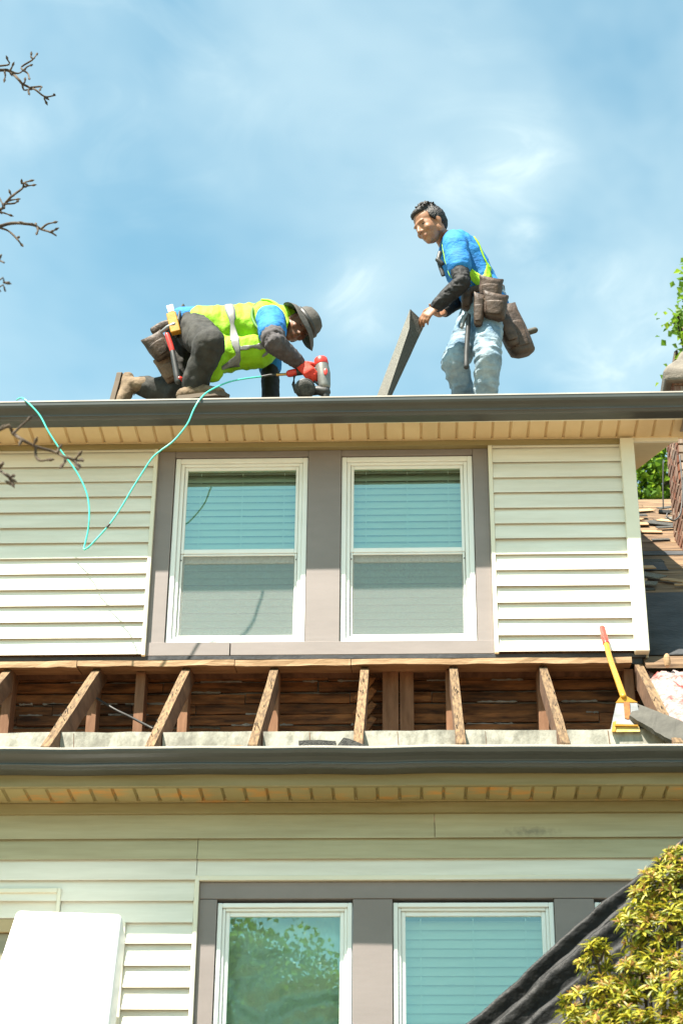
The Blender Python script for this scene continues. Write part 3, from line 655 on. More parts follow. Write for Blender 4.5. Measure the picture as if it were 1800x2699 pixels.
# ------------------------------------------------------------------ things on the roofs
hp = [(48, 1062, .2), (46, 1054, -.20), (60, 1049, -.37), (76, 1062, -.405), (106, 1095, -.41), (129, 1138, -.41), (161, 1187, -.40), (201, 1241, -.39), (227, 1293, -.385), (236, 1339, -.38), (234, 1390, -.38), (227, 1425, -.38), (222, 1447, -.385), (229, 1446, -.39), (241, 1436, -.40),
      (287, 1385, -.40), (321, 1336, -.40), (350, 1287, -.40), (379, 1241, -.40), (402, 1207, -.405), (425, 1187, -.41), (459, 1161, -.41), (494, 1118, -.412), (511, 1080, -.41), (528, 1052, -.40), (551, 1031, -.36), (597, 1009, -.30), (640, 999, -.25), (690, 992.5, -.20)]
o = solid('air_hose', [tube([at(*p) for p in hp], [.0052]*len(hp), 8, sub=5)], hosem); tag(o, 'thin teal air hose looping down from the upper gutter to the nail gun', 'hose')
o2 = solid('splice', [tube([at(282, 1390, -.40), at(289, 1382, -.40)], [.0068]*2, 8)], black, o)

NG = thing('nail_gun', at(850, 1040, -.1), 'red and grey coil nail gun with black magazine in the red-gloved hand', 'nail gun')
def kp(cx, cy, Y): return at(280+cx*.39541, 760+cy*.39541, Y)
def ax2(a, b, ref=(0, 1, 0)): x, y, z = basis(Vector(b)-Vector(a), ref); return x, y, z
gY = -.20
top, bot = kp(1432, 480, gY), kp(1452, 640, gY)
solid('cylinder_housing', [tube([kp(1435, 500, gY), kp(1446, 570, gY), kp(1455, 650, gY)], [.040, .043, .036], 16)], silver, NG)
solid('cap', [tube([kp(1430, 476, gY), kp(1436, 512, gY)], [.040, .043], 16, flat=.35)], redp, NG)
solid('emblem', [ellip(kp(1462, 555, gY-.044), (.012, .004, .024))], redp, NG)
solid('handle', [tube([kp(1400, 545, gY), kp(1330, 555, gY), kp(1255, 562, gY)], [.020, .018, .021], 12)], black, NG)
solid('end_cap', [tube([kp(1255, 562, gY), kp(1222, 568, gY)], [.024, .022], 12)], redp, NG)
solid('air_fitting', [tube([kp(1222, 570, gY), kp(1190, 573, gY), kp(1140, 576, gY)], [.011, .008, .009], 10)], brass, NG)
solid('hose_tail', [tube([kp(1142, 576, gY), kp(1090, 578, gY), kp(1035, 588, gY)], [.0072, .0068, .0062], 10)], black, NG)
solid('magazine', [tube([kp(1325, 668, gY-.055), kp(1325, 668, gY+.055)], [.062, .062], 22, flat=.25)], black, NG)
solid('magazine_rim', [tube([kp(1325, 668, gY-.062), kp(1325, 668, gY-.068)], [.052, .045], 22, flat=.2)], tar, NG)
solid('feed_arm', [tube([kp(1350, 690, gY), kp(1410, 680, gY), kp(1460, 690, gY)], [.026, .028, .032], 10)], black, NG)
solid('nose', [tube([kp(1456, 640, gY), kp(1462, 690, gY), kp(1464, 735, gY)], [.028, .026, .020], 12)], black, NG)
solid('trigger_guard', [tube([kp(1400, 575, gY), kp(1385, 612, gY), kp(1412, 640, gY)], [.007]*3, 8, sub=3)], black, NG)
solid('strut', [tube([kp(1255, 575, gY), kp(1248, 640, gY), kp(1265, 690, gY)], [.011]*3, 8)], black, NG)

SH = thing('roofing_shovel', at(1655, 1930, -.9), 'yellow-handled roofing shovel with red grip leaning against the siding', 'shovel')
a, b = at(1642, 1836, -.90), at(1586, 1656, -.05)
mid = at(1607, 1737, -.30)
solid('handle', [tube([a, lerp(a, mid, .5), mid, lerp(mid, b, .6)], [.0165, .0160, .0155, .0155], 12, sub=3)], yel, SH)
solid('grip', [tube([lerp(mid, b, .50), b], [.0190, .0175], 12)], redp, SH)
def plate_(name, px, Y0, Y1, th, mat):
    p = [at(x, y, lerp(Y0, Y1, k_)) for x, y, k_ in px]; n = len(p); vv = p+[q_+Vector((0, th, th*.3)) for q_ in p]
    o = obj(name, vv, [tuple(range(n)), tuple(range(2*n-1, n-1, -1))]+[(j, n+j, n+(j+1) % n, (j+1) % n) for j in range(n)], mat, SH)
    bm = bmesh.new(); bm.from_mesh(o.data); bmesh.ops.recalc_face_normals(bm, faces=bm.faces[:]); bm.to_mesh(o.data); bm.free(); return o
plate_('blade', [(1624, 1849, 0), (1677, 1849, 0), (1694, 1926, 1), (1607, 1928, 1)], -.90, -.962, .005, steel)
plate_('socket', [(1634, 1836, 0), (1649, 1834, 0), (1680, 1851, 1), (1622, 1852, 1)], -.905, -.905, .022, yel)
plate_('rib', [(1643, 1850, 0), (1658, 1850, 0), (1661, 1893, 1), (1653, 1897, 1), (1646, 1892, 1)], -.912, -.940, .012, M('rusty_rib', (.36, .14, .03), (.20, .07, .02), (40, 40, 40), .8))
plate_('fulcrum', [(1621, 1911, 0), (1682, 1912, 0), (1686, 1928, 1), (1616, 1929, 1)], -.975, -.985, .03, M('worn_yellow', (.50, .38, .16), (.62, .42, .08), (30, 30, 30), .7))
plate_('fulcrum_edge', [(1619, 1908, 0), (1680, 1910, 0), (1681, 1914, 1), (1619, 1913, 1)], -.989, -.989, .02, yel)
plate_('fulcrum_arm', [(1615, 1903, 0), (1623, 1900, 0), (1621, 1928, 1), (1612, 1929, 1)], -.982, -.99, .02, yel)
TL_, BL_, TR_, BR_ = at(1675, 1853, -.86), at(1655, 1884, -.95), at(1880, 1933, -1.20), at(1868, 2012, -1.30)
nb = (TR_-TL_).cross(BL_-TL_).normalized(); nb = nb if nb.z > 0 else -nb; vv = []; st = np.linspace(0, 1, 18)
for t_ in st:
    e_ = random.uniform(-.012, .012) if t_ == 0 else 0
    for q_, h in ((lerp(TL_, TR_, t_+e_), 0), (lerp(BL_, BR_, t_+e_*.6)+Vector((random.uniform(-.004, .004), random.uniform(-.003, .003), 0)), 0), (lerp(BL_, BR_, t_), -.024), (lerp(TL_, TR_, t_), -.024)): vv.append(q_+nb*(h+random.uniform(-.001, .001)))
n = len(st); ff = [(4*a_+j, 4*a_+(j+1) % 4, 4*a_+4+(j+1) % 4, 4*a_+4+j) for a_ in range(n-1) for j in range(4)]+[(3, 2, 1, 0), tuple(4*(n-1)+j for j in range(4))]
greyb = M('grey_board', (.045, .042, .034), (.075, .070, .057), (9, 9, 9), .8, .4, (40, 40, 40))
o = obj('loose_board', vv, ff, greyb); tag(o, 'grey weathered board lying slantwise over the eave beside the shovel', 'board')
bm = bmesh.new(); bm.from_mesh(o.data); bmesh.ops.recalc_face_normals(bm, faces=bm.faces[:]); bm.to_mesh(o.data); bm.free()

# pink insulation in the open bay
n = 40; vv = []; ff = []
for i in range(n+1):
    for j in range(n+1):
        u_, v_ = i/n, j/n; x = lerp(1.288, 1.74, u_)+(.06*v_ if False else 0); y = lerp(-1.0, .12, v_); e_ = min(u_, 1-u_, v_, 1-v_)
        p_ = Vector((x*7, y*7, 2)); vv.append((x, y, RZ(y)-.035+.05*mnoise.noise(p_)+.03*mnoise.noise(p_*3)+.012*mnoise.noise(p_*8)-.05*math.exp(-e_*18)))
for i in range(n):
    for j in range(n): q_ = i*(n+1)+j; ff.append((q_, q_+n+1, q_+n+2, q_+1))
o = obj('insulation_batt', vv, ff, pink, None, True); md = o.modifiers.new('s', 'SOLIDIFY'); md.thickness = .06; md.offset = -1
tag(o, 'pink fibreglass insulation filling the open rafter bay beside the corner post', 'insulation')
# lumps lying on the roof edge
def lump(name, c, r, mat, label, cat, group=None):
    v, f = ellip(c, r, None, 12, 8); v = [p+Vector((1, 1, 1))*0+(p-Vector(c))*(.35*mnoise.noise(p*22)) for p in v]
    return tag(obj(name, v, f, mat, None, False), label, cat, group)
def scrap(name, px, mat, label):
    top = [at(*p) for p in px]; dn = Vector((0, .05, -.022)); n = len(top); vv = top+[p+Vector((0, .09, .012)) for p in top[::-1]] if False else top
    bk = [p+Vector((0, .045, -.004)) for p in top]; vv = top+bk
    ff = [tuple(range(n)), tuple(range(2*n-1, n-1, -1))]+[(j, n+j, n+(j+1) % n, (j+1) % n) for j in range(n)]
    o = obj(name, vv, ff, mat); bm = bmesh.new(); bm.from_mesh(o.data); bmesh.ops.recalc_face_normals(bm, faces=bm.faces[:]); bm.to_mesh(o.data); bm.free()
    return tag(o, label, 'scrap')
scrap('shingle_scrap', [(788, 1976, -1.235), (787, 1952, -1.235), (840, 1950, -1.235), (885, 1953, -1.235), (888, 1968, -1.235), (870, 1978, -1.235)], tar, 'oblong black shingle scrap lying on the lower gutter')
scrap('shingle_scrap', [(880, 1976, -1.24), (905, 1944, -1.24), (918, 1946, -1.24), (968, 1966, -1.24), (940, 1976, -1.24)], tar, 'peaked triangular black shingle scrap on the lower gutter')
scrap('shingle_scrap', [(103, 1977, -1.235), (110, 1968, -1.235), (150, 1970, -1.235), (205, 1974, -1.235), (190, 1979, -1.235)], tar, 'thin black shingle sliver at the foot of a rafter')
scrap('wood_chip', [(575, 1976, -1.235), (600, 1966, -1.235), (632, 1963, -1.235), (648, 1968, -1.235), (640, 1977, -1.235)], freshw, 'pale splinter of wood behind the lower gutter')
scrap('wood_chip', [(455, 1976, -1.235), (462, 1968, -1.235), (474, 1969, -1.235), (478, 1977, -1.235)], deckw, 'small brown chip caught on the lower gutter lip')
lump('wood_block', at(1757, 1742, -.10), (.018, .02, .042), freshw, 'rough split wood chunk standing on the sheathing edge by the insulation', 'wood chunk')
lump('debris_crumb', at(601, 1043, -.25), (.012, .012, .012), shing, 'small shingle crumb on the upper gutter edge', 'debris')
# cable and bracket beside the chimney
CB = thing('roof_cable', at(1745, 1345, 2.0), 'black cable and bracket hanging down beside the brick chimney', 'cable')
solid('drop_wire', [tube([at(1747, 1215, 2.0), at(1746, 1280, 2.0), at(1747, 1340, 2.0)], [.005]*3, 7, sub=3)], black, CB)
solid('loop', [tube([at(1790, 1200, 2.1), at(1797, 1280, 2.05), at(1793, 1350, 2.0), at(1775, 1372, 1.98), at(1757, 1362, 1.98), at(1760, 1345, 2.0)], [.006]*6, 7, sub=4)], black, CB)
obox('bracket', at(1750, 1350, 2.0), (Vector((1, 0, -.1)).normalized(), Vector((0, 1, 0)), Vector((.1, 0, 1)).normalized()), (.04, .014, .013), black, CB)

# ------------------------------------------------------------------ people
def head(F, U, c, k=1.0):
    """shapes of a head: face forward F, crown up U, centre c between the ears"""
    F = Vector(F).normalized(); U = Vector(U); U = (U-F*U.dot(F)).normalized(); Rr = F.cross(U)
    P = lambda r, f_, u: Vector(c)+(Rr*r+F*f_+U*u)*k
    ax = (Rr, F, U); e = lambda p, r: ellip(p, tuple(x*k for x in r), ax, 18, 12)
    pr = [e(P(0, -.012, .035), (.076, .098, .088)), e(P(0, .03, -.02), (.066, .068, .085)), e(P(0, .040, -.065), (.050, .055, .055)), e(P(0, .070, -.100), (.026, .024, .022)),
          e(P(0, .084, .018), (.050, .014, .012)), e(P(.040, .066, -.035), (.022, .022, .024)), e(P(-.040, .066, -.035), (.022, .022, .024)),
          tube([P(0, .090, .008), P(0, .106, -.020), P(0, .112, -.036)], [.008*k, .010*k, .014*k], 10, F), e(P(.012, .100, -.040), (.009, .010, .008)), e(P(-.012, .100, -.040), (.009, .010, .008)),
          tube([P(-.024, .086, -.066), P(0, .099, -.063), P(.024, .086, -.066)], [.005*k, .0075*k, .005*k], 8, U, 3), tube([P(-.020, .086, -.077), P(0, .097, -.078), P(.020, .086, -.077)], [.005*k, .008*k, .005*k], 8, U, 3)]
    for s in (-1, 1): pr += [e(P(s*.077, -.008, -.008), (.009, .019, .031)), e(P(s*.060, -.005, -.055), (.014, .03, .035))]
    return pr, P, ax
def face_bits(P, ax, parent, brow=True, k=1.0):
    for s in (-1, 1):
        solid('eye', [ellip(P(s*.031, .081, -.004), (.0105*k, .008*k, .0042*k), ax)], eyem, parent)
        if brow: solid('eyebrow', [tube([P(s*.014, .0935, .016), P(s*.032, .0895, .021), P(s*.050, .076, .017)], [.0024*k, .0032*k, .002*k], 8, ax[2], 3)], hairm, parent)
    solid('lip_line', [tube([P(-.022, .0925, -.0715), P(0, .1035, -.0705), P(.022, .0925, -.0715)], [.0022*k]*3, 6, ax[2], 3)], lipd, parent)
    for s in (-1, 1): solid('nostril', [ellip(P(s*.008, .108, -.048), (.003*k, .004*k, .002*k), ax)], eyem, parent)
lipd = M('lip', (.26, .10, .07), None, rough=.5)
def boot(name, ank, toe, up, parent, mat=None, sole=True):
    ank = Vector(ank); d = Vector(toe).normalized(); u = Vector(up); u = (u-d*u.dot(d)).normalized(); s = d.cross(u)
    pr = [tube([ank+u*.07, ank, ank-u*.045], [.052, .050, .046], 12, d), tube([ank-d*.055-u*.055, ank+d*.05-u*.045, ank+d*.12-u*.060, ank+d*.185-u*.066], [(.040, .040), (.046, .044), (.038, .050), (.026, .046)], 14, u, 3)]
    b = blend(name, pr, mat or bootm, parent, .008, 4, wr(.003, 30))
    v, f = [], []; out = [(-.080, .028), (-.066, .040), (0, .040), (.09, .047), (.17, .050), (.225, .036), (.24, 0)]
    loop = [(a, w_) for a, w_ in out]+[(a, -w_) for a, w_ in out[-2::-1]]+[(-.086, 0)]
    n = len(loop)
    for h in (-.088, -.118):
        for a, w_ in loop: v.append(ank+d*a+s*w_+u*h)
    f = [tuple(range(n)), tuple(range(2*n-1, n-1, -1))]+[(j, n+j, n+(j+1) % n, (j+1) % n) for j in range(n)]
    obj('sole', v, f, solem, b)
    for i in range(4):
        a = ank+d*(.055+.022*i)-u*(.012+.012*i)+u*.01; solid('lace', [tube([a+s*.03, a+u*.012, a-s*.03], [.003]*3, 6, u, 2)], suede, b)
    return b
def hand(wrist, knuck, palm_n, curl, side, k=1.0, spread=.0):
    """palm with five bent fingers; palm_n points out of the palm, side is the thumb side"""
    w_ = Vector(wrist); d = (Vector(knuck)-w_).normalized(); pn = Vector(palm_n); pn = (pn-d*pn.dot(d)).normalized(); sd = Vector(side); sd = (sd-d*sd.dot(d)-pn*sd.dot(pn)).normalized()
    pr = [tube([w_, w_+d*.035*k, w_+d*.085*k], [(.017*k, .027*k), (.016*k, .036*k), (.014*k, .040*k)], 14, pn)]
    for i, ln in enumerate((.074, .082, .076, .060)):
        o_ = (.030-.020*i)*k; b0 = w_+d*(.082-.004*abs(i-1))*k+sd*o_; a = 0; p = b0; pts = [p]; dd = d+sd*(spread*(1.5-i))
        for seg, fr in ((.46, .8), (.30, 1.1), (.24, .8)):
            a += curl*fr; q_ = (dd.normalized()*math.cos(a)+pn*math.sin(a)); p = p+q_*(ln*seg*k); pts.append(p)
        pr.append(tube(pts, [.0098*k, .0092*k, .0085*k, .0070*k], 8, sd))
    t0 = w_+d*.03*k+sd*.028*k; pts = [t0, t0+(d*.5+sd*.75+pn*.3).normalized()*.036*k, t0+(d*.5+sd*.75+pn*.3).normalized()*.036*k+(d*.8+sd*.15+pn*.5).normalized()*.030*k, t0+(d*.5+sd*.75+pn*.3).normalized()*.036*k+(d*.8+sd*.1+pn*.6).normalized()*.054*k]
    pr.append(tube(pts, [.014*k, .012*k, .0105*k, .008*k], 8, pn)); return pr
def pouch(name, c, ax, w_, d_, h_, mat, parent, taper=.8, flap=False):
    """open leather bag: rounded front, tapered, hollow mouth"""
    rings = []; v = []; f = []; n = 16
    prof = [(.0, -.98, .55), (.55, -1, .72), (.92, -.9, .9), (1.0, -.5, 1.0), (1.04, .1, 1.02), (1.0, .7, 1.0), (1.06, 1.0, 1.08), (.95, 1.0, .95), (.9, .6, .9), (.0, .4, .5)]
    for k, h, dd in prof:
        tp = lerp(taper, 1, (h+1)/2); s0 = len(v)
        for j in range(n):
            th = 2*math.pi*j/n; cx_ = math.copysign(abs(math.cos(th))**.6, math.cos(th)); sy = math.copysign(abs(math.sin(th))**.7, math.sin(th))
            v.append(Vector(c)+ax[0]*(cx_*w_*k*tp)+ax[1]*(sy*d_*min(dd, 1.08)*(k > 0)*tp)+ax[2]*(h*h_+.012*math.sin(2*th+1)*(h > .65)))
        rings.append(s0)
    for a, b in zip(rings, rings[1:]):
        for j in range(n): f.append((a+j, a+(j+1) % n, b+(j+1) % n, b+j))
    v = [p+Vector((1, 1, 1)).normalized()*(.006*mnoise.noise(p*18)) for p in v]
    o = obj(name, v, f, mat, parent, True)
    # stitched front pocket and strap
    pk = solid('pocket', [tube([Vector(c)+ax[2]*(-h_*.75)+ax[1]*(-d_*.95), Vector(c)+ax[2]*(-h_*.1)+ax[1]*(-d_*1.02), Vector(c)+ax[2]*(h_*.15)+ax[1]*(-d_*1.12)], [(d_*.12, w_*.6), (d_*.25, w_*.72), (d_*.22, w_*.74)], 12, ax[1], 2)], mat, o)
    return o
def ribbon(name, pts, w_, nrm, mat, parent, th=.004, sub=5):
    v, f = tube(pts, [(th, w_)]*len(pts), 8, nrm, sub); return obj(name, v, f, mat, parent, True)

from mathutils.bvhtree import BVHTree
def bvh_of(o): return BVHTree.FromPolygons([v_.co.copy() for v_ in o.data.vertices], [tuple(p_.vertices) for p_ in o.data.polygons])
def conform(name, pts, w_, mat, parent, bvh, th=.003, lift=.004):
    """cloth strip laid on a garment: every point snapped to its surface"""
    v = []; m_ = len(w_)
    for p in pts: v += [c+n_*lift for c, n_ in (bvh.find_nearest(p+w_v)[0:2] for w_v in w_)]
    f = [(i*m_+j, i*m_+j+1, (i+1)*m_+j+1, (i+1)*m_+j) for i in range(len(pts)-1) for j in range(m_-1)]
    o = obj(name, v, f, mat, parent, True); md = o.modifiers.new('s', 'SOLIDIFY'); md.thickness = th; md.offset = 0; return o
def across(pts, half, view):
    """offsets across a strip are taken per point from its own direction"""
    return half
# ---- standing man
def sp(cx, cy, Y): return at(980+cx*.29337, 500+cy*.29337, Y)
PS = thing('person', sp(1000, 1990, .80), 'dark-haired man in blue shirt and faded jeans standing on the roof holding a shingle strip', 'person')
hc = sp(520, 318, .66)
hF, hU = Vector((-.74, -.50, -.50)), Vector((-.42, -.16, .90))
hp_, HP, HA = head(hF, hU, hc, 1.15)
shN, elN, wrN = sp(752, 505, .58), sp(805, 835, .50), sp(575, 1055, .56)
shF, elF, wrF = sp(735, 545, 1.02), sp(800, 965, .98), sp(640, 1105, .82)
nkB, pel = sp(690, 480, .80), sp(1020, 1000, .84)
ches, wai = sp(800, 620, .81), sp(925, 830, .83)
hipN, kneN = sp(1005, 1070, .74), sp(1040, 1520, .60)
hipF, kneF = sp(965, 1080, .93), sp(745, 1560, .76)
ankN = Vector((kneN.x-.02, .78, roofz(.78)+.12)); ankF = Vector((kneF.x+.10, .98, roofz(.98)+.12))
hd = (sp(430, 1175, .55)-wrN).normalized()
body = hp_+[tube([HP(0, -.03, -.03), sp(640, 440, .76), sp(700, 500, .82)], [.056, .056, .075], 14)]
body += [tube([nkB, ches, wai, pel], [(.07, .12), (.10, .15), (.09, .13), (.10, .14)], 16, (-.8, 0, -.5), 3)]
body += [tube([shN, elN, wrN], [.040, .028, .027], 12, sub=3), tube([shF, elF, wrF], [.045, .036, .028], 12, sub=3)]
body += [tube([hipN, kneN, ankN], [.05, .034, .03], 12, sub=1), tube([hipF, kneF, ankF], [.05, .034, .03], 12, sub=1)]
body += hand(wrN, sp(430, 1178, .56), Vector((-.1, .75, -.65)), .42, Vector((-.3, .3, .9)), 1.08, .06)
body += hand(wrF, sp(500, 1140, .70), Vector((.2, -.5, .4)), .45, Vector((-.3, .3, .9)), 1.05)
BD = blend('body', body, skin1, PS, .0062, 3)
BD['label'] = 'face, neck and bare hands'
face_bits(HP, HA, PS, True, 1.15)
# hair: layered clumps over the crown, short at the sides
hr = [ellip(HP(0, -.028, .058), (.092, .110, .082), HA, 18, 12), ellip(HP(0, .026, .090), (.072, .064, .034), HA, 16, 10), ellip(HP(0, -.072, .010), (.078, .058, .080), HA, 16, 10)]
for s in (-1, 1): hr += [ellip(HP(s*.068, -.028, .030), (.024, .070, .056), HA), ellip(HP(s*.072, .022, .028), (.010, .018, .030), HA)]
for i in range(70):
    th = random.uniform(0, 2*math.pi); ph = random.uniform(0, 1.15)
    d = (HA[0]*math.sin(ph)*math.cos(th)+HA[1]*math.sin(ph)*math.sin(th)+HA[2]*math.cos(ph)); b = HP(0, -.022, .058)+Vector((d.x*.092, d.y*.104, d.z*.086))
    sw = (HA[1]*.5+HA[0]*random.uniform(-.5, .5)+d*.6).normalized(); hr.append(tube([b-sw*.014, b+d*.003, b+sw*.024-d*.002], [.008, .009, .003], 6))
blend('hair', hr, hairm, PS, .006, 1, wr(.0035, 60))
# shirt with short sleeves, black arm sleeves
sw_ = wr(.011, 10, 1, 1, .7)
trunk = tube([sp(668, 452, .79), sp(712, 500, .80), ches, wai, sp(990, 950, .835), sp(1035, 1030, .84)], [(.060, .078), (.098, .165), (.145, .190), (.135, .170), (.138, .165), (.140, .165)], 22, (-.8, -.1, -.45), 3)
SB = blend('shirt', [trunk, tube([sp(735, 470, .66), shN, lerp(shN, elN, .30), lerp(shN, elN, .56)], [.080, .084, .078, .082], 16, sub=3), tube([sp(725, 500, .95), shF, lerp(shF, elF, .55)], [.080, .080, .074], 14, sub=3)], blue, PS, .009, 5, sw_)
solid('collar', [tube([sp(640, 440, .70), sp(668, 418, .80), sp(690, 440, .88), sp(664, 500, .86), sp(622, 505, .74), sp(640, 440, .70)], [.010]*6, 8, sub=4)], blue, PS)
blend('sleeve', [tube([lerp(shN, elN, .40), lerp(shN, elN, .75), elN, lerp(elN, wrN, .45), lerp(elN, wrN, .93)], [.062, .058, .056, .052, .043], 16, sub=3), ellip(elN, (.056, .056, .056))], blacks, PS, .007, 3, wr(.008, 26, 1, 1, 1.4))
blend('sleeve', [tube([lerp(shF, elF, .45), elF, lerp(elF, wrF, .45), lerp(elF, wrF, .9)], [.060, .054, .050, .040], 14, sub=3)], blacks, PS, .009, 3, wr(.005, 22))
# jeans
lg = [tube([sp(1030, 1000, .84), sp(1010, 1090, .83)], [(.13, .165), (.13, .165)], 18, (-.8, -.1, -.3)),
      tube([hipN, lerp(hipN, kneN, .4), lerp(hipN, kneN, .8), kneN, lerp(kneN, ankN, .3), lerp(kneN, ankN, .75), ankN], [.112, .108, .088, .082, .076, .072, .078], 18, sub=3),
      tube([hipF, lerp(hipF, kneF, .4), lerp(hipF, kneF, .8), kneF, lerp(kneF, ankF, .3), lerp(kneF, ankF, .75), ankF], [.110, .100, .086, .084, .076, .070, .076], 18, sub=3)]
lg += [ellip(kneN, (.086, .086, .092)), ellip(kneF, (.088, .088, .092))]
blend('jeans', lg, jeans, PS, .009, 7, wr(.016, 9, 1, 1, 1.9))
for a in (ankN, ankF): boot('boot', a, (-.85, -.35, -.15), (0, -.35, .9), PS)
# bright straps of the safety harness
SBV = bvh_of(SB)
def rib2(pts, w_=.020):
    P_ = [Vector(p) for p in crom([tuple(p) for p in pts], 5)]; v = []; f = []
    for i, p in enumerate(P_):
        t = (P_[min(i+1, len(P_)-1)]-P_[max(i-1, 0)]).normalized(); sd = t.cross(CF).normalized()
        for k_ in (-1, -.33, .33, 1):
            c, n_ = SBV.find_nearest(p+sd*(w_*k_))[0:2]; v.append(c+n_*.005)
    f = [(i*4+j, i*4+j+1, i*4+j+5, i*4+j+4) for i in range(len(P_)-1) for j in range(3)]
    o = obj('harness_strap', v, f, vestm, PS, True); md = o.modifiers.new('s', 'SOLIDIFY'); md.thickness = .004; md.offset = 0
rib2([sp(900, 440, .70), sp(985, 510, .66), sp(1060, 590, .64), sp(1105, 650, .64)], .026)
rib2([sp(1112, 640, .66), sp(1080, 705, .62), sp(1030, 750, .60), sp(965, 790, .58), sp(900, 850, .58)], .026)
rib2([sp(690, 445, .70), sp(650, 540, .62), sp(630, 640, .60), sp(645, 740, .60), sp(680, 850, .60)], .020)
rib2([sp(900, 860, .60), sp(850, 885, .60), sp(810, 905, .62)], .020); rib2([sp(930, 930, .60), sp(900, 1010, .60), sp(880, 1050, .62)], .018)
ribbon('harness_webbing', [sp(612, 560, .61), sp(600, 640, .60), sp(640, 770, .60)], .014, (-CF), black, PS, .008)
solid('buckle', [tube([sp(590, 630, .585), sp(630, 665, .585)], [.017, .015], 8)], black, PS)
# tool belt
TB = thing('tool_belt', sp(1000, 900, .68), 'brown leather tool belt with pouches worn by the standing man', 'tool belt')
bp_ = [sp(820, 930, .68), sp(900, 900, .625), sp(1010, 880, .60), sp(1120, 880, .66), sp(1180, 895, .85), sp(1000, 900, 1.04), sp(860, 930, .95), sp(815, 940, .8), sp(820, 930, .68)]
ribbon('belt', bp_, .030, (0, 0, 1), leath, TB, .030, 4); bpy.data.objects.remove(bpy.data.objects['belt'])
v, f = tube(bp_, [(.030, .008)]*len(bp_), 8, (0, 0, 1), 5); obj('belt', v, f, leath, TB, True)
axp = (Vector((.96, .1, -.10)), Vector((.1, 1, .1)), Vector((.08, -.10, 1)))
axp = tuple(a.normalized() for a in axp)
pouch('pouch', sp(1065, 905, .57), axp, .078, .045, .082, leath, TB, .9)
pouch('pouch', sp(1105, 1060, .56), axp, .082, .052, .088, leath, TB, .85)
pouch('pouch', sp(960, 1090, .55), axp, .040, .040, .115, leath, TB, .75)
solid('pouch_flap', [tube([sp(1000, 985, .525), sp(1100, 1020, .515), sp(1180, 985, .53)], [(.010, .012)]*3, 8, (0, 0, 1), 3)], suede, TB)
axq = tuple(a.normalized() for a in (Vector((.93, .1, .30)), Vector((-.1, 1, .1)), Vector((-.33, -.05, .92))))
pouch('pouch', sp(1265, 1270, .80), axq, .088, .060, .195, leath, TB, 1.05)
pouch('pouch', sp(1200, 1240, .74), axq, .060, .050, .155, leath, TB, .8)
pouch('pouch', sp(850, 1000, .66), axp, .040, .038, .070, leath, TB, .8)
hm = thing('hammer', sp(850, 1590, .60), 'dark-handled hammer hanging from the standing man\'s belt', 'hammer')
solid('handle', [tube([sp(868, 1130, .58), sp(858, 1300, .58), sp(848, 1480, .575), sp(846, 1590, .57)], [.014, .017, .017, .019], 10, sub=2)], black, hm)
solid('head', [tube([sp(805, 1235, .575), sp(820, 1170, .575), sp(850, 1125, .58)], [.012, .016, .018], 10)], steel, hm)
pb = thing('pry_bar', sp(1400, 1280, .85), 'grey pry bar handle sticking out of the standing man\'s rear pouch', 'pry bar')
solid('shaft', [tube([sp(1270, 1320, .85), sp(1360, 1300, .85), sp(1400, 1285, .85)], [.016, .018, .019], 10)], black, pb)
solid('grip', [tube([sp(1385, 1285, .85), sp(1462, 1262, .85)], [.022, .021], 10)], greyb, pb)

# held shingle strip, folded along its length
FS = thing('shingle_strip', sp(110, 1840, .2), 'folded grey asphalt shingle strip held upright by the standing man', 'shingle')
tl, tr, bl_, br, fm_t, fm_b = sp(340, 1068, .50), sp(480, 1215, .62), sp(25, 1930, .20), sp(115, 1930, .32), sp(338, 1240, .40), sp(120, 1880, .18)
def strip(name, A, B, C_, D_, mat):
    n = 14; vv = []; th = Vector((.002, .004, .0))
    for i in range(n+1):
        t = i/n; p, q_ = lerp(A, D_, t), lerp(B, C_, t); w_ = .006*mnoise.noise(Vector((t*6, 1, 0))); vv += [p+Vector((0, w_, 0)), q_+Vector((0, w_, 0))]
    m_ = len(vv); vv += [p+Vector((.0, .006, .001)) for p in vv]; ff = []
    for i in range(n): a = 2*i; ff += [(a, a+1, a+3, a+2), (m_+a+2, m_+a+3, m_+a+1, m_+a), (a, a+2, m_+a+2, m_+a), (a+1, m_+a+1, m_+a+3, a+3)]
    ff += [(0, m_, m_+1, 1), (m_-2, m_-1, 2*m_-1, 2*m_-2)]
    o = obj(name, vv, ff, mat, FS); bm = bmesh.new(); bm.from_mesh(o.data); bmesh.ops.recalc_face_normals(bm, faces=bm.faces[:]); bm.to_mesh(o.data); bm.free(); return o
strip('outer_fold', sp(342, 1070, .56), sp(336, 1245, .42), sp(118, 1900, .20), sp(28, 1900, .34), shing)
strip('inner_fold', sp(345, 1072, .57), sp(478, 1200, .66), sp(150, 1910, .42), sp(122, 1905, .215), shing2)

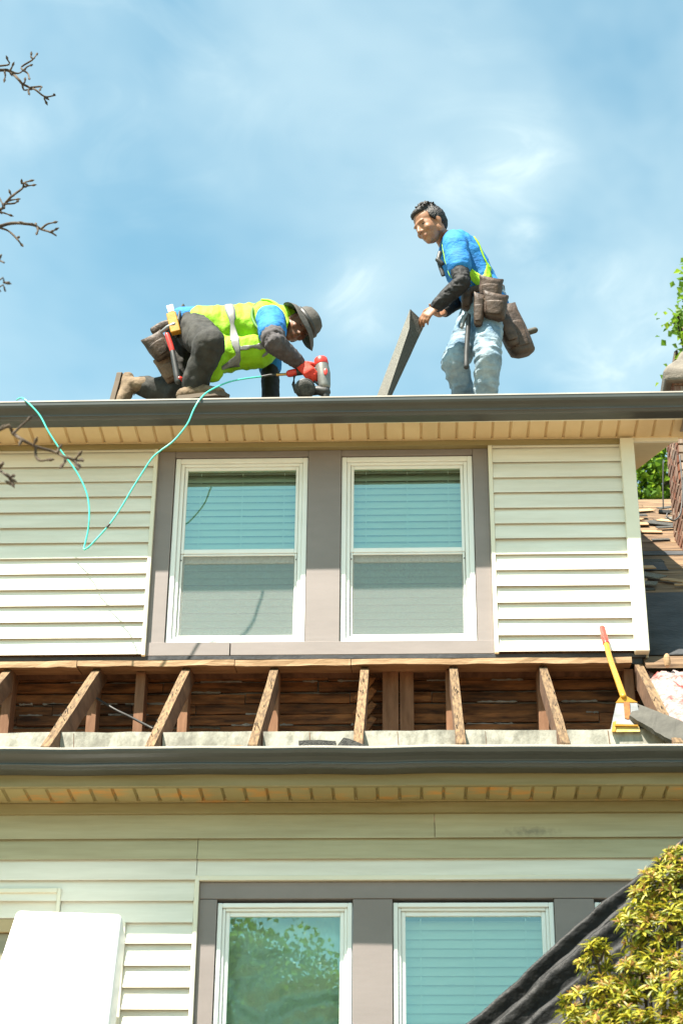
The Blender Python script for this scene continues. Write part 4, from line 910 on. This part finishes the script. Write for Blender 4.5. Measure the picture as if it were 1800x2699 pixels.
# ---- kneeling man
PK = thing('person', kp(560, 720, .0), 'man in hi-vis yellow vest and wide-brimmed hat kneeling over a nail gun', 'person')
hF, hU = Vector((.36, -.60, -.68)), Vector((.86, -.08, .46))
hc = kp(1285, 255, -.06)
hp_, HP, HA = head(hF, hU, hc, 1.0)
shN, elN, wrN = kp(1095, 205, -.16), kp(1118, 360, -.36), kp(1285, 498, -.22)
shF, elF, wrF = kp(1085, 270, .20), kp(1092, 520, .20), kp(1098, 750, .17)
pel, nkB = kp(560, 235, .0), kp(1150, 215, .0)
sp1, sp2 = kp(780, 225, .0), kp(1000, 235, .01)
hipN, kneN, ankN = kp(590, 290, -.08), kp(690, 378, -.34), kp(590, 640, -.20)
hipF, kneF = kp(520, 290, .12), kp(455, 695, .06); ankF = kp(225, 650, .10)
body = hp_+[tube([HP(0, -.03, -.02), kp(1215, 235, -.03), kp(1150, 215, .0)], [.056, .056, .075], 14), tube([kp(560, 265, 0), kp(780, 255, 0), kp(1000, 255, 0), nkB], [(.07, .10), (.07, .10), (.08, .11), (.06, .09)], 16, sub=3)]
body += [tube([shN, elN, wrN], [.040, .028, .027], 12, sub=3), tube([shF, elF, wrF], [.045, .036, .030], 12, sub=3), tube([hipN, kneN, ankN], [.05, .034, .03], 12, sub=1), tube([hipF, kneF, ankF], [.05, .034, .03], 12, sub=1)]
body += hand(wrF, wrF+Vector((.05, -.03, -.05)), Vector((0, 0, -1)), .1, Vector((0, -1, 0)))
BD = blend('body', body, skin2, PK, .0065, 3); BD['label'] = 'face and neck below the hat brim'
face_bits(HP, HA, PK, True)
solid('hair', [ellip(HP(0, -.03, .03), (.080, .088, .070), HA)], hairm, PK)
# hat: crown, band and drooping brim
hx, hy, hz = HA[0], HA[1], HA[2]; hb = HP(0, -.008, .040); v = []; f = []; n = 36
prof = [(.002, .100), (.040, .097), (.070, .084), (.088, .058), (.097, .026), (.103, .004), (.106, .0), (.138, -.016), (.164, -.040), (.166, -.045), (.136, -.022), (.104, -.006), (.094, .0), (.088, .03), (.002, .09)]
for r, h in prof:
    for j in range(n):
        th = 2*math.pi*j/n; w_ = 1+.04*math.sin(3*th+1)*(r > .12); fr = 1.1 if math.sin(th) > 0 else 1.0
        v.append(hb+hx*(r*math.cos(th)*w_)+hy*(r*1.08*math.sin(th)*w_*fr)+hz*(h+(.010*math.sin(2*th+.5)+.006*math.sin(5*th))*(r > .12)))
for a in range(len(prof)-1):
    for j in range(n): f.append((a*n+j, a*n+(j+1) % n, (a+1)*n+(j+1) % n, (a+1)*n+j))
HT = thing('sun_hat', hb, 'dark grey wide-brimmed sun hat on the kneeling man\'s head', 'hat')
obj('crown_and_brim', v, f, hatm, HT, True)
bd = [hb+hx*(.1035*math.cos(t))+hy*(.1035*1.08*math.sin(t)*(1.1 if math.sin(t) > 0 else 1))+hz*.014 for t in np.linspace(0, 2*math.pi, 25)]
v, f = tube(bd, [(.012, .003)]*25, 6, hz, 1, False); obj('hat_band', v, f, black, HT, True)
# shirt, sleeves
blend('shirt', [tube([kp(515, 245, .0), kp(640, 245, .0), kp(780, 250, .0), kp(1000, 250, .0), kp(1140, 230, .0)], [(.100, .135), (.100, .135), (.100, .13), (.108, .135), (.07, .11)], 20, sub=3), tube([kp(1075, 215, -.08), shN, lerp(shN, elN, .35), lerp(shN, elN, .62)], [.068, .088, .086, .084], 16, sub=3), tube([kp(1060, 270, .12), shF, lerp(shF, elF, .6), lerp(shF, elF, 1.02)], [.08, .08, .072, .070], 14, sub=3)], blue, PK, .009, 5, wr(.007, 12))
blend('sleeve', [tube([lerp(shN, elN, .45), lerp(shN, elN, .8), elN, lerp(elN, wrN, .4), lerp(elN, wrN, .95)], [.072, .070, .068, .056, .040], 16, sub=3)], greys, PK, .007, 3, wr(.009, 24, 1.6, 1, .7))
blend('sleeve', [tube([lerp(shF, elF, .9), lerp(elF, wrF, .5), wrF], [.058, .056, .054], 14, sub=2)], blacks, PK, .009, 3, wr(.005, 20))
# vest hanging from the back
VC = [(640, 262), (700, 278), (790, 288), (900, 288), (1010, 278), (1110, 255), (1180, 230)]; VR = [(.120, .150), (.145, .155), (.158, .160), (.165, .165), (.165, .168), (.145, .165), (.095, .12)]
vt = tube([kp(x, y, .0) for x, y in VC], VR, 26, (0, 0, 1), 3)
skirt = tube([kp(735, 420, -.06), kp(790, 440, -.06), kp(900, 430, -.07), kp(1020, 420, -.06), kp(1090, 400, -.05)], [(.115, .10), (.115, .10), (.10, .10), (.10, .10), (.06, .09)], 18, (0, 0, 1), 3)
tail = tube([kp(700, 600, -.10), kp(725, 530, -.10), kp(770, 470, -.08)], [(.02, .05), (.05, .06), (.07, .08)], 12, (0, 1, 0), 2)
vw = wr(.012, 9, 1, .8, .8)
VB = blend('safety_vest', [vt, skirt, tail], vestm, PK, .009, 4, wr(.014, 11, 1.2, .8, .6))
VBV = bvh_of(VB)
# bands: rings following the vest cross-section
def ring(cx, cy, r, w_, name='reflective_band', lo=-100, hi=190, lean=0.0, grow=.010, n=26):
    c = kp(cx, cy, .0); pts = []
    for t in np.linspace(math.radians(lo), math.radians(hi), n):
        pts.append(c+Vector((lean*math.sin(t), -math.cos(t)*(r[1]+grow), math.sin(t)*(r[0]+grow))))
    return pts

pts = [kp(x, y, Y) for x, y, Y in ((820, 92, .02), (826, 140, -.12), (838, 200, -.22), (850, 270, -.27), (860, 340, -.28), (868, 410, -.28), (874, 470, -.25), (878, 530, -.2), (880, 548, -.1))]
pts = [Vector(p) for p in crom([tuple(p) for p in pts], 4)]
conform('reflective_band', pts, [CR*k_ for k_ in (-.027, -.013, 0, .013, .027)], bandm, PK, VBV)
pts = [Vector(p) for p in crom([tuple(kp(x, y, -.28)) for x, y in ((890, 348), (940, 345), (1000, 340), (1070, 332))], 5)]
conform('reflective_band', pts, [CU*k_ for k_ in (-.027, -.013, 0, .013, .027)], bandm, PK, VBV)
pts = [Vector(p) for p in crom([tuple(kp(x, y, -.2)) for x, y in ((1090, 470), (1120, 460), (1150, 452))], 3)]
conform('reflective_band', pts, [CU*k_ for k_ in (-.022, 0, .022)], bandm, PK, VBV)
arm = [kp(x, y, Y) for x, y, Y in ((1040, 82, -.05), (985, 120, -.14), (972, 185, -.22), (1000, 250, -.27), (1050, 300, -.28))]
solid('vest_piping', [tube(arm, [.008]*5, 8, sub=5)], M('vest_trim', (.06, .16, .02), None, rough=.7), PK)
arm2 = [kp(x, y, Y) for x, y, Y in ((1040, 82, -.05), (1110, 92, -.06), (1170, 140, -.12), (1205, 210, -.15), (1185, 300, -.16))]
solid('vest_shoulder', [tube(arm2, [(.010, .016)]*5, 8, sub=5)], vestm, PK)
# trousers
lgs = [tube([kp(505, 262, .0), kp(560, 275, .0), kp(640, 285, -.02)], [(.100, .125), (.120, .140), (.11, .13)], 18, sub=2), tube([hipN, lerp(hipN, kneN, .5), kneN, lerp(kneN, ankN, .3), lerp(kneN, ankN, .7), lerp(kneN, ankN, 1.0)], [.112, .104, .090, .084, .074, .076], 18, sub=3),
       ellip(kneN, (.094, .094, .094)), ellip(kneF, (.085, .085, .085)), tube([hipF, lerp(hipF, kneF, .5), kneF], [.11, .098, .080], 16, sub=2), tube([kneF, lerp(kneF, ankF, .5), lerp(kneF, ankF, .95)], [.078, .072, .058], 14, sub=2)]
blend('trousers', lgs, chinos, PK, .009, 4, wr(.014, 10, 1.3, 1, .8))
boot('boot', kp(578, 655, -.20)+Vector((0, 0, .0)), (.97, -.2, -.05), (0, .1, 1), PK)
boot('boot', kp(192, 645, .08), (-.10, -.12, -.98), (1, -.1, .05), PK)
# red glove on the trigger hand
gl = hand(wrN, kp(1345, 548, -.235), Vector((.35, .75, -.55)), .55, Vector((.6, -.2, .6)), 1.12)+[tube([lerp(elN, wrN, .88), wrN], [.040, .034], 12)]
blend('work_glove', gl, glovem, PK, .0065, 3)
TK = thing('tool_belt', kp(470, 250, -.1), 'brown suede tool belt with hanging pouches worn by the kneeling man', 'tool belt')
bl2 = [kp(495, 165, -.08), kp(500, 240, -.17), kp(505, 320, -.15)]
solid('belt', [tube([kp(515, 130, .0), kp(492, 180, -.12), kp(478, 260, -.17), kp(470, 320, -.15)], [(.012, .028)]*4, 10, (1, 0, 0), 4)], black, TK)
axk = tuple(a.normalized() for a in (Vector((.80, -.2, .50)), Vector((.1, 1, .25)), Vector((-.55, -.1, .82))))
pouch('pouch', kp(355, 395, -.10), axk, .068, .05, .085, leath, TK, .95)
axk2 = tuple(a.normalized() for a in (Vector((.80, -.2, .42)), Vector((.1, 1, .25)), Vector((-.42, -.1, .85))))
pouch('pouch', kp(412, 545, -.04), axk2, .052, .045, .085, suede, TK, .8)
solid('pouch_flap', [tube([kp(315, 290, -.12), kp(380, 250, -.13), kp(450, 232, -.15)], [(.012, .03)]*3, 10, (0, 1, .4), 3)], leath, TK)
hm = thing('hammer', kp(480, 600, -.22), 'hammer with orange-red and black handle hanging from the kneeling man\'s belt', 'hammer')
solid('grip', [tube([kp(408, 310, -.21), kp(428, 370, -.21), kp(442, 415, -.21)], [.015, .017, .016], 10, sub=2)], redp, hm)
solid('handle', [tube([kp(442, 415, -.21), kp(462, 520, -.21), kp(480, 620, -.21)], [.015, .018, .020], 10, sub=2)], black, hm)
solid('head', [tube([kp(370, 290, -.20), kp(410, 262, -.21), kp(455, 242, -.22)], [.010, .015, .017], 10)], steel, hm)
solid('cap', [ellip(kp(490, 606, -.21), (.022, .02, .018))], redp, hm)
lv = thing('caulk_tube', kp(450, 230, -.20), 'yellow caulk tube with white nozzle tucked in the kneeling man\'s belt', 'caulk tube')
ax_ = tuple(a.normalized() for a in (Vector((.95, -.1, .2)), Vector((.1, 1, 0)), Vector((-.25, 0, .95))))
obox('body', kp(452, 235, -.21), ax_, (.030, .022, .072), yel, lv, .004); obox('cap', kp(432, 140, -.21), ax_, (.018, .014, .026), white, lv, .003, (1.2, 1))

# ------------------------------------------------------------------ bare tree on the left
BT = thing('bare_tree', at(-700, 1349, -3.9)*1.0, 'leafless budding tree whose bare twigs reach in beside the house', 'tree')
tx = at(-650, 1349, -3.9).x; bz = gz(tx, -3.9); BT.location = (tx, -3.9, bz); WORLDINV[BT.name] = Matrix.Translation(-Vector((tx, -3.9, bz)))
solid('trunk', [tube([(tx, -3.9, bz-.1), (tx+.04, -3.92, 3.2), (tx-.03, -3.86, 5.2), (tx+.05, -3.9, 7.4), (tx+.02, -3.8, 9.5)], [.13, .11, .085, .055, .02], 14, sub=5)], barkm, BT)
k3 = .2976; A3 = lambda *p: [(x*k3, 100+y*k3) for x, y in p]; k4 = .1957; A4 = lambda *p: [(x*k4, 1040+y*k4) for x, y in p]
BR = [  # (Y, start radius mm, main line, twigs)
 (-3.4, 9, A3((0, 285), (90, 295), (170, 370), (200, 405), (270, 440), (320, 460), (400, 520), (490, 508)),
  [A3((90, 290), (115, 245)), A3((45, 300), (45, 365)), A3((90, 290), (160, 315), (210, 290)), A3((210, 290), (195, 255), (290, 195), (325, 150)), A3((295, 185), (280, 150)), A3((210, 290), (245, 255), (270, 245)), A3((215, 290), (250, 315), (262, 355)), A3((-20, 250), (85, 235), (70, 190)),
   A3((200, 405), (215, 460), (265, 455)), A3((260, 455), (258, 485)), A3((270, 440), (370, 430), (360, 452)), A3((400, 520), (408, 562)), A3((212, 405), (225, 375))]),
 (-3.5, 8, A3((0, 1520), (40, 1480), (100, 1410), (180, 1350), (210, 1320), (215, 1285), (262, 1268)),
  [A3((210, 1320), (290, 1305)), A3((0, 1420), (25, 1465)), A3((60, 1450), (150, 1430)), A3((60, 1470), (130, 1465), (155, 1450)), A3((0, 1545), (85, 1566)), A3((215, 1285), (195, 1280)), A3((95, 1410), (95, 1375))]),
 (-3.7, 9, A3((0, 1668), (130, 1640), (220, 1645), (310, 1660), (370, 1695), (450, 1720), (500, 1750)),
  [A3((370, 1690), (420, 1650), (480, 1635)), A3((450, 1720), (490, 1700)), A3((335, 1680), (332, 1725)), A3((0, 1680), (80, 1710), (150, 1775), (190, 1825)), A3((310, 1660), (320, 1650)), A3((150, 1775), (170, 1765))]),
 (-4.4, 4, A3((-30, 1950), (0, 1970), (40, 1990)), []), (-4.6, 3, A3((-30, 2163), (40, 2166), (85, 2163)), []), (-4.6, 3, A3((-30, 2222), (50, 2240)), []),
 (-4.8, 7, A4((0, 475), (180, 530), (300, 605), (490, 700), (740, 770), (880, 840), (1020, 880), (1120, 890)),
  [A4((180, 530), (270, 440), (380, 340)), A4((485, 700), (480, 640)), A4((485, 705), (490, 830), (545, 890), (655, 880)), A4((880, 840), (850, 945)), A4((1020, 880), (1060, 820)), A4((1020, 880), (1045, 975)), A4((780, 780), (795, 735)), A4((940, 855), (1050, 940))]),
 (-4.8, 6, A4((-40, 990), (0, 1015), (80, 1080), (140, 1130), (160, 1210)), [A4((110, 1085), (172, 1100)), A4((135, 1120), (172, 1195))])]
for Y, r0, mainl, tw in BR:
    y0 = mainl[0][1]; p0 = at(*mainl[0], Y); tz = p0.z-.75; root = Vector((tx, -3.88, tz))
    pts = [root, lerp(root, p0, .35)+Vector((0, 0, .16)), lerp(root, p0, .75)+Vector((0, 0, .07))]+[at(x, y, Y+.03*math.sin(i*2.1)) for i, (x, y) in enumerate(mainl)]
    n = len(pts); R0 = r0*.8/1000; rad = [max(.022, R0*2), R0*1.6, R0*1.2]+[lerp(R0, .0032, i/max(len(mainl)-1, 1)) for i in range(len(mainl))]
    b = solid('branch', [tube(pts, rad, 7, sub=3)], barkm, BT)
    for t in tw:
        q_ = [at(x, y, Y+random.uniform(-.02, .02)*(i > 0)) for i, (x, y) in enumerate(t)]
        if len(q_) == 2: q_ = [q_[0], lerp(q_[0], q_[1], .5)+Vector((random.uniform(-.005, .005), 0, random.uniform(-.005, .005))), q_[1]]
        e_ = q_[-1]; dd = (q_[-1]-q_[-2]).normalized()
        solid('twig', [tube(q_, [.0048]+[.004]*(len(q_)-2)+[.0026], 6, sub=3), tube([e_-dd*.004, e_+dd*.007, e_+dd*.018], [.003, .006, .0015], 6)], barkm, b)
    for i in range(3, n):
        if random.random() < .8:
            c = pts[i]; dd = Vector((random.uniform(-1, 1), random.uniform(-1, 1), random.uniform(-.6, 1))).normalized(); solid('bud', [tube([c, c+dd*.014, c+dd*.024], [.004, .0055, .0015], 6)], barkm, b)

# ------------------------------------------------------------------ leafy trees
def leaves(centres, size, rng, shape='oval', droop=.2):
    """one leaf-sized bent face pair per point"""
    v = []; f = []
    for c in centres:
        d = Vector((rng.gauss(0, 1), rng.gauss(0, 1), rng.gauss(-droop, .7))).normalized(); s_ = d.cross(Vector((rng.gauss(0, 1), rng.gauss(0, 1), rng.gauss(1.2, .8)))).normalized(); u = s_.cross(d)
        l_ = size*rng.uniform(.65, 1.25); w_ = l_*.42; k = len(v); c = Vector(c)
        v += [c, c+d*l_*.45+s_*w_+u*l_*.1, c+d*l_*.45-u*l_*.06, c+d*l_*.45-s_*w_+u*l_*.1, c+d*l_-u*l_*.15]
        f += [(k, k+1, k+2), (k, k+2, k+3), (k+1, k+4, k+2), (k+2, k+4, k+3)]
    return v, f
def leafy_tree(name, base, lobes, count, size, mat, label, seed, trunk_r=.16):
    rng = random.Random(seed); T = thing(name, base, label, 'tree'); base = Vector(base); pts = []; tot = sum(r_**2 for _, r_ in lobes); br = []
    top = max(lobes, key=lambda a: a[0].z)[0]; cen = sum((c for c, _ in lobes), Vector())/len(lobes)
    br.append(tube([base, lerp(base, Vector((cen.x, cen.y, base.z)), .3)+Vector((0, 0, (cen.z-base.z)*.45)), cen], [trunk_r, trunk_r*.75, trunk_r*.3], 10, sub=4))
    for c, r_ in lobes:
        br.append(tube([lerp(base, cen, .6), lerp(cen, c, .5)-Vector((0, 0, r_*.3)), c], [trunk_r*.35, trunk_r*.18, .01], 7, sub=3))
        nn = int(count*r_**2/tot); sub = [c+Vector((rng.gauss(0, 1), rng.gauss(0, 1), rng.gauss(0, 1))).normalized()*r_*rng.uniform(.45, 1.0) for _ in range(max(6, nn//26))]
        for i in range(nn):
            q_ = rng.choice(sub); pts.append(q_+Vector((rng.gauss(0, 1), rng.gauss(0, 1), rng.gauss(0, .8)))*(.16*r_+size*.6))
    solid('trunk', br, barkm, T); v, f = leaves(pts, size, rng); o = obj('crown', v, f, mat, T); o['kind'] = 'stuff'; return T
lb = [(at(1835, 800, 7.5), .22), (at(1800, 840, 7.5), .14), (at(1775, 852, 7.4), .08), (at(1845, 880, 7.5), .24), (at(1800, 890, 7.4), .10), (at(1820, 705, 7.5), .10), (at(1840, 940, 7.5), .18), (at(1768, 990, 7.5), .05), (at(1772, 1010, 7.5), .06), (at(2000, 850, 7.8), .6), (at(2200, 900, 8), .9), (at(2050, 1100, 8), .8),
      (at(1730, 1210, 8), .45), (at(1690, 1270, 8), .35), (at(1800, 1280, 8), .5), (at(1600, 1330, 8.2), .4)]
leafy_tree('leafy_tree', (at(2000, 1100, 8).x, 8.0, 1.5), lb, 9000, .085, leaf_tr, 'sunlit green tree standing behind the roof by the chimney', 3)
lb = [(Vector((-2.9, -22, 7.6)), 1.3), (Vector((-1.9, -22.2, 8.3)), .9), (Vector((-3.3, -22.4, 9.0)), 1.2), (Vector((-1.4, -21.8, 6.6)), 1.1), (Vector((-2.6, -22, 5.6)), 1.3), (Vector((-4.2, -22, 7.2)), 1.4), (Vector((-.9, -22, 5.4)), .9), (Vector((-2.0, -22, 9.1)), .9), (Vector((-1.3, -22, 8.5)), .75), (Vector((-2.8, -22, 9.7)), .6), (Vector((-1.0, -22.3, 7.3)), 1.0)]
leafy_tree('street_tree', (-2.6, -22, 0), lb, 42000, .10, leaf_tr, 'green street tree mirrored in the lower window with plastic film', 5, .2)

# ------------------------------------------------------------------ black tarp slung in front of the lower windows
A_, B_ = at(1150, 2772, -1.75), at(1850, 2195, -1.70); cdir = Vector((.34, -.62, -.71)).normalized(); ndir = (B_-A_).normalized().cross(cdir).normalized()
if ndir.y > 0: ndir = -ndir
ns, ntt = 90, 130; v = []; f = []
for i in range(ns+1):
    for j in range(ntt+1):
        s = lerp(-1.2, 1.25, i/ns); t = 2.9*(j/ntt)**1.5
        w_ = t+.02*mnoise.noise(Vector((s*3, 0, 7)))+.012*s; fold = 0
        for c_, h, sg in ((.045, .070, .026), (.118, .045, .017), (.185, .078, .027), (.262, .050, .020), (.345, .07, .03), (.45, .05, .03), (.58, .07, .05), (.75, .06, .07), (1.0, .07, .09)):
            cc = c_*(1+.12*math.sin(s*2.2+c_*20)); fold += h*math.exp(-((w_-cc)/sg)**2)
        nn = .012*mnoise.noise(Vector((s*9, t*9, 1)))+.006*mnoise.noise(Vector((s*22, t*26, 3)))+.02*mnoise.noise(Vector((s*2.5, t*5, 9)))
        v.append(lerp(A_, B_, s)+cdir*t+ndir*(fold+nn))
for i in range(ns):
    for j in range(ntt): a = i*(ntt+1)+j; f.append((a, a+ntt+1, a+ntt+2, a+1))
o = obj('black_tarp', v, f, tarpm, None, True); md = o.modifiers.new('s', 'SOLIDIFY'); md.thickness = .003
tag(o, 'wrinkled black tarp slung diagonally in front of the lower windows behind the shrub', 'tarp')

# ------------------------------------------------------------------ shrub
SR = thing('shrub', (.95, -2.65, gz(.95, -2.65)), 'yellow-green leafy shrub with russet tips in front of the black tarp', 'shrub')
rng = random.Random(11); lobes = [(1575, 2540, -2.55, .085), (1535, 2655, -2.6, .085), (1610, 2650, -2.72, .12), (1755, 2345, -2.6, .12), (1700, 2460, -2.66, .115), (1790, 2470, -2.7, .14), (1690, 2365, -2.55, .05), (1670, 2440, -2.55, .06), (1690, 2570, -2.75, .11), (1790, 2600, -2.8, .14), (1640, 2730, -2.8, .15), (1790, 2270, -2.6, .07), (1820, 2380, -2.6, .16), (1540, 2760, -2.75, .16), (1720, 2800, -2.9, .2), (1850, 2720, -2.9, .2)]
lv_, lf_, tv_, tf_, stems = [], [], [], [], []; base = Vector((.95, -2.65, gz(.95, -2.65)))
def blade(V, Fc, c, d, up, l_, w_):
    s_ = d.cross(up).normalized(); u = s_.cross(d); k = len(V)
    V += [c, c+d*l_*.35+s_*w_+u*l_*.06, c+d*l_*.38, c+d*l_*.35-s_*w_+u*l_*.06, c+d*l_*.72+s_*w_*.75-u*l_*.02, c+d*l_*.75-u*l_*.07, c+d*l_*.72-s_*w_*.75-u*l_*.02, c+d*l_-u*l_*.18]
    Fc += [(k, k+1, k+2), (k, k+2, k+3), (k+1, k+4, k+5, k+2), (k+2, k+5, k+6, k+3), (k+4, k+7, k+5), (k+5, k+7, k+6)]
for x, y, Y, R_ in lobes:
    c0 = at(x, y, Y); nr = int(36*(R_/.13)**2)+4
    stems.append(tube([base+Vector((rng.uniform(-.1, .1), rng.uniform(-.1, .1), 0)), lerp(base, c0, .55)+Vector((rng.uniform(-.1, .1), .1, 0)), c0], [.018, .011, .005], 7, sub=4))
    for i in range(nr):
        dr = Vector((rng.gauss(0, 1), rng.gauss(-.35, 1), rng.gauss(.45, 1))).normalized(); c = c0+dr*R_*rng.uniform(.5, 1.0); ax = (dr+Vector((0, 0, .7))).normalized()
        if rng.random() < .3: stems.append(tube([lerp(c0, c, .1), lerp(c0, c, .6)+Vector((0, 0, -.01)), c], [.004, .003, .002], 5))
        x_, y_, z_ = basis(ax, (1, .2, 0)); n = rng.randint(8, 12); old = rng.random() < .3
        for j in range(n):
            th = 2*math.pi*j/n+rng.uniform(-.3, .3); el = rng.uniform(-.1, .65); d = (x_*math.cos(th)+y_*math.sin(th))*math.cos(el)+z_*math.sin(el)
            blade(lv_, lf_, c+z_*rng.uniform(-.012, .008), d.normalized(), z_, rng.uniform(.032, .056), rng.uniform(.0042, .0066))
        if rng.random() < .55:      # russet new growth and spent flower strings
            for j in range(rng.randint(4, 8)):
                th = rng.uniform(0, 6.3); d = (x_*math.cos(th)+y_*math.sin(th))*.7+z_*rng.uniform(.2, 1.2)+Vector((0, 0, -.2)); blade(tv_, tf_, c+z_*.006, d.normalized(), z_, rng.uniform(.022, .038), rng.uniform(.0025, .0042))
o = obj('foliage', lv_, lf_, leaf_sh, SR); o['kind'] = 'stuff'; o = obj('young_foliage', tv_, tf_, leaf_tip, SR); o['kind'] = 'stuff'
solid('stem', stems, barkm, SR)
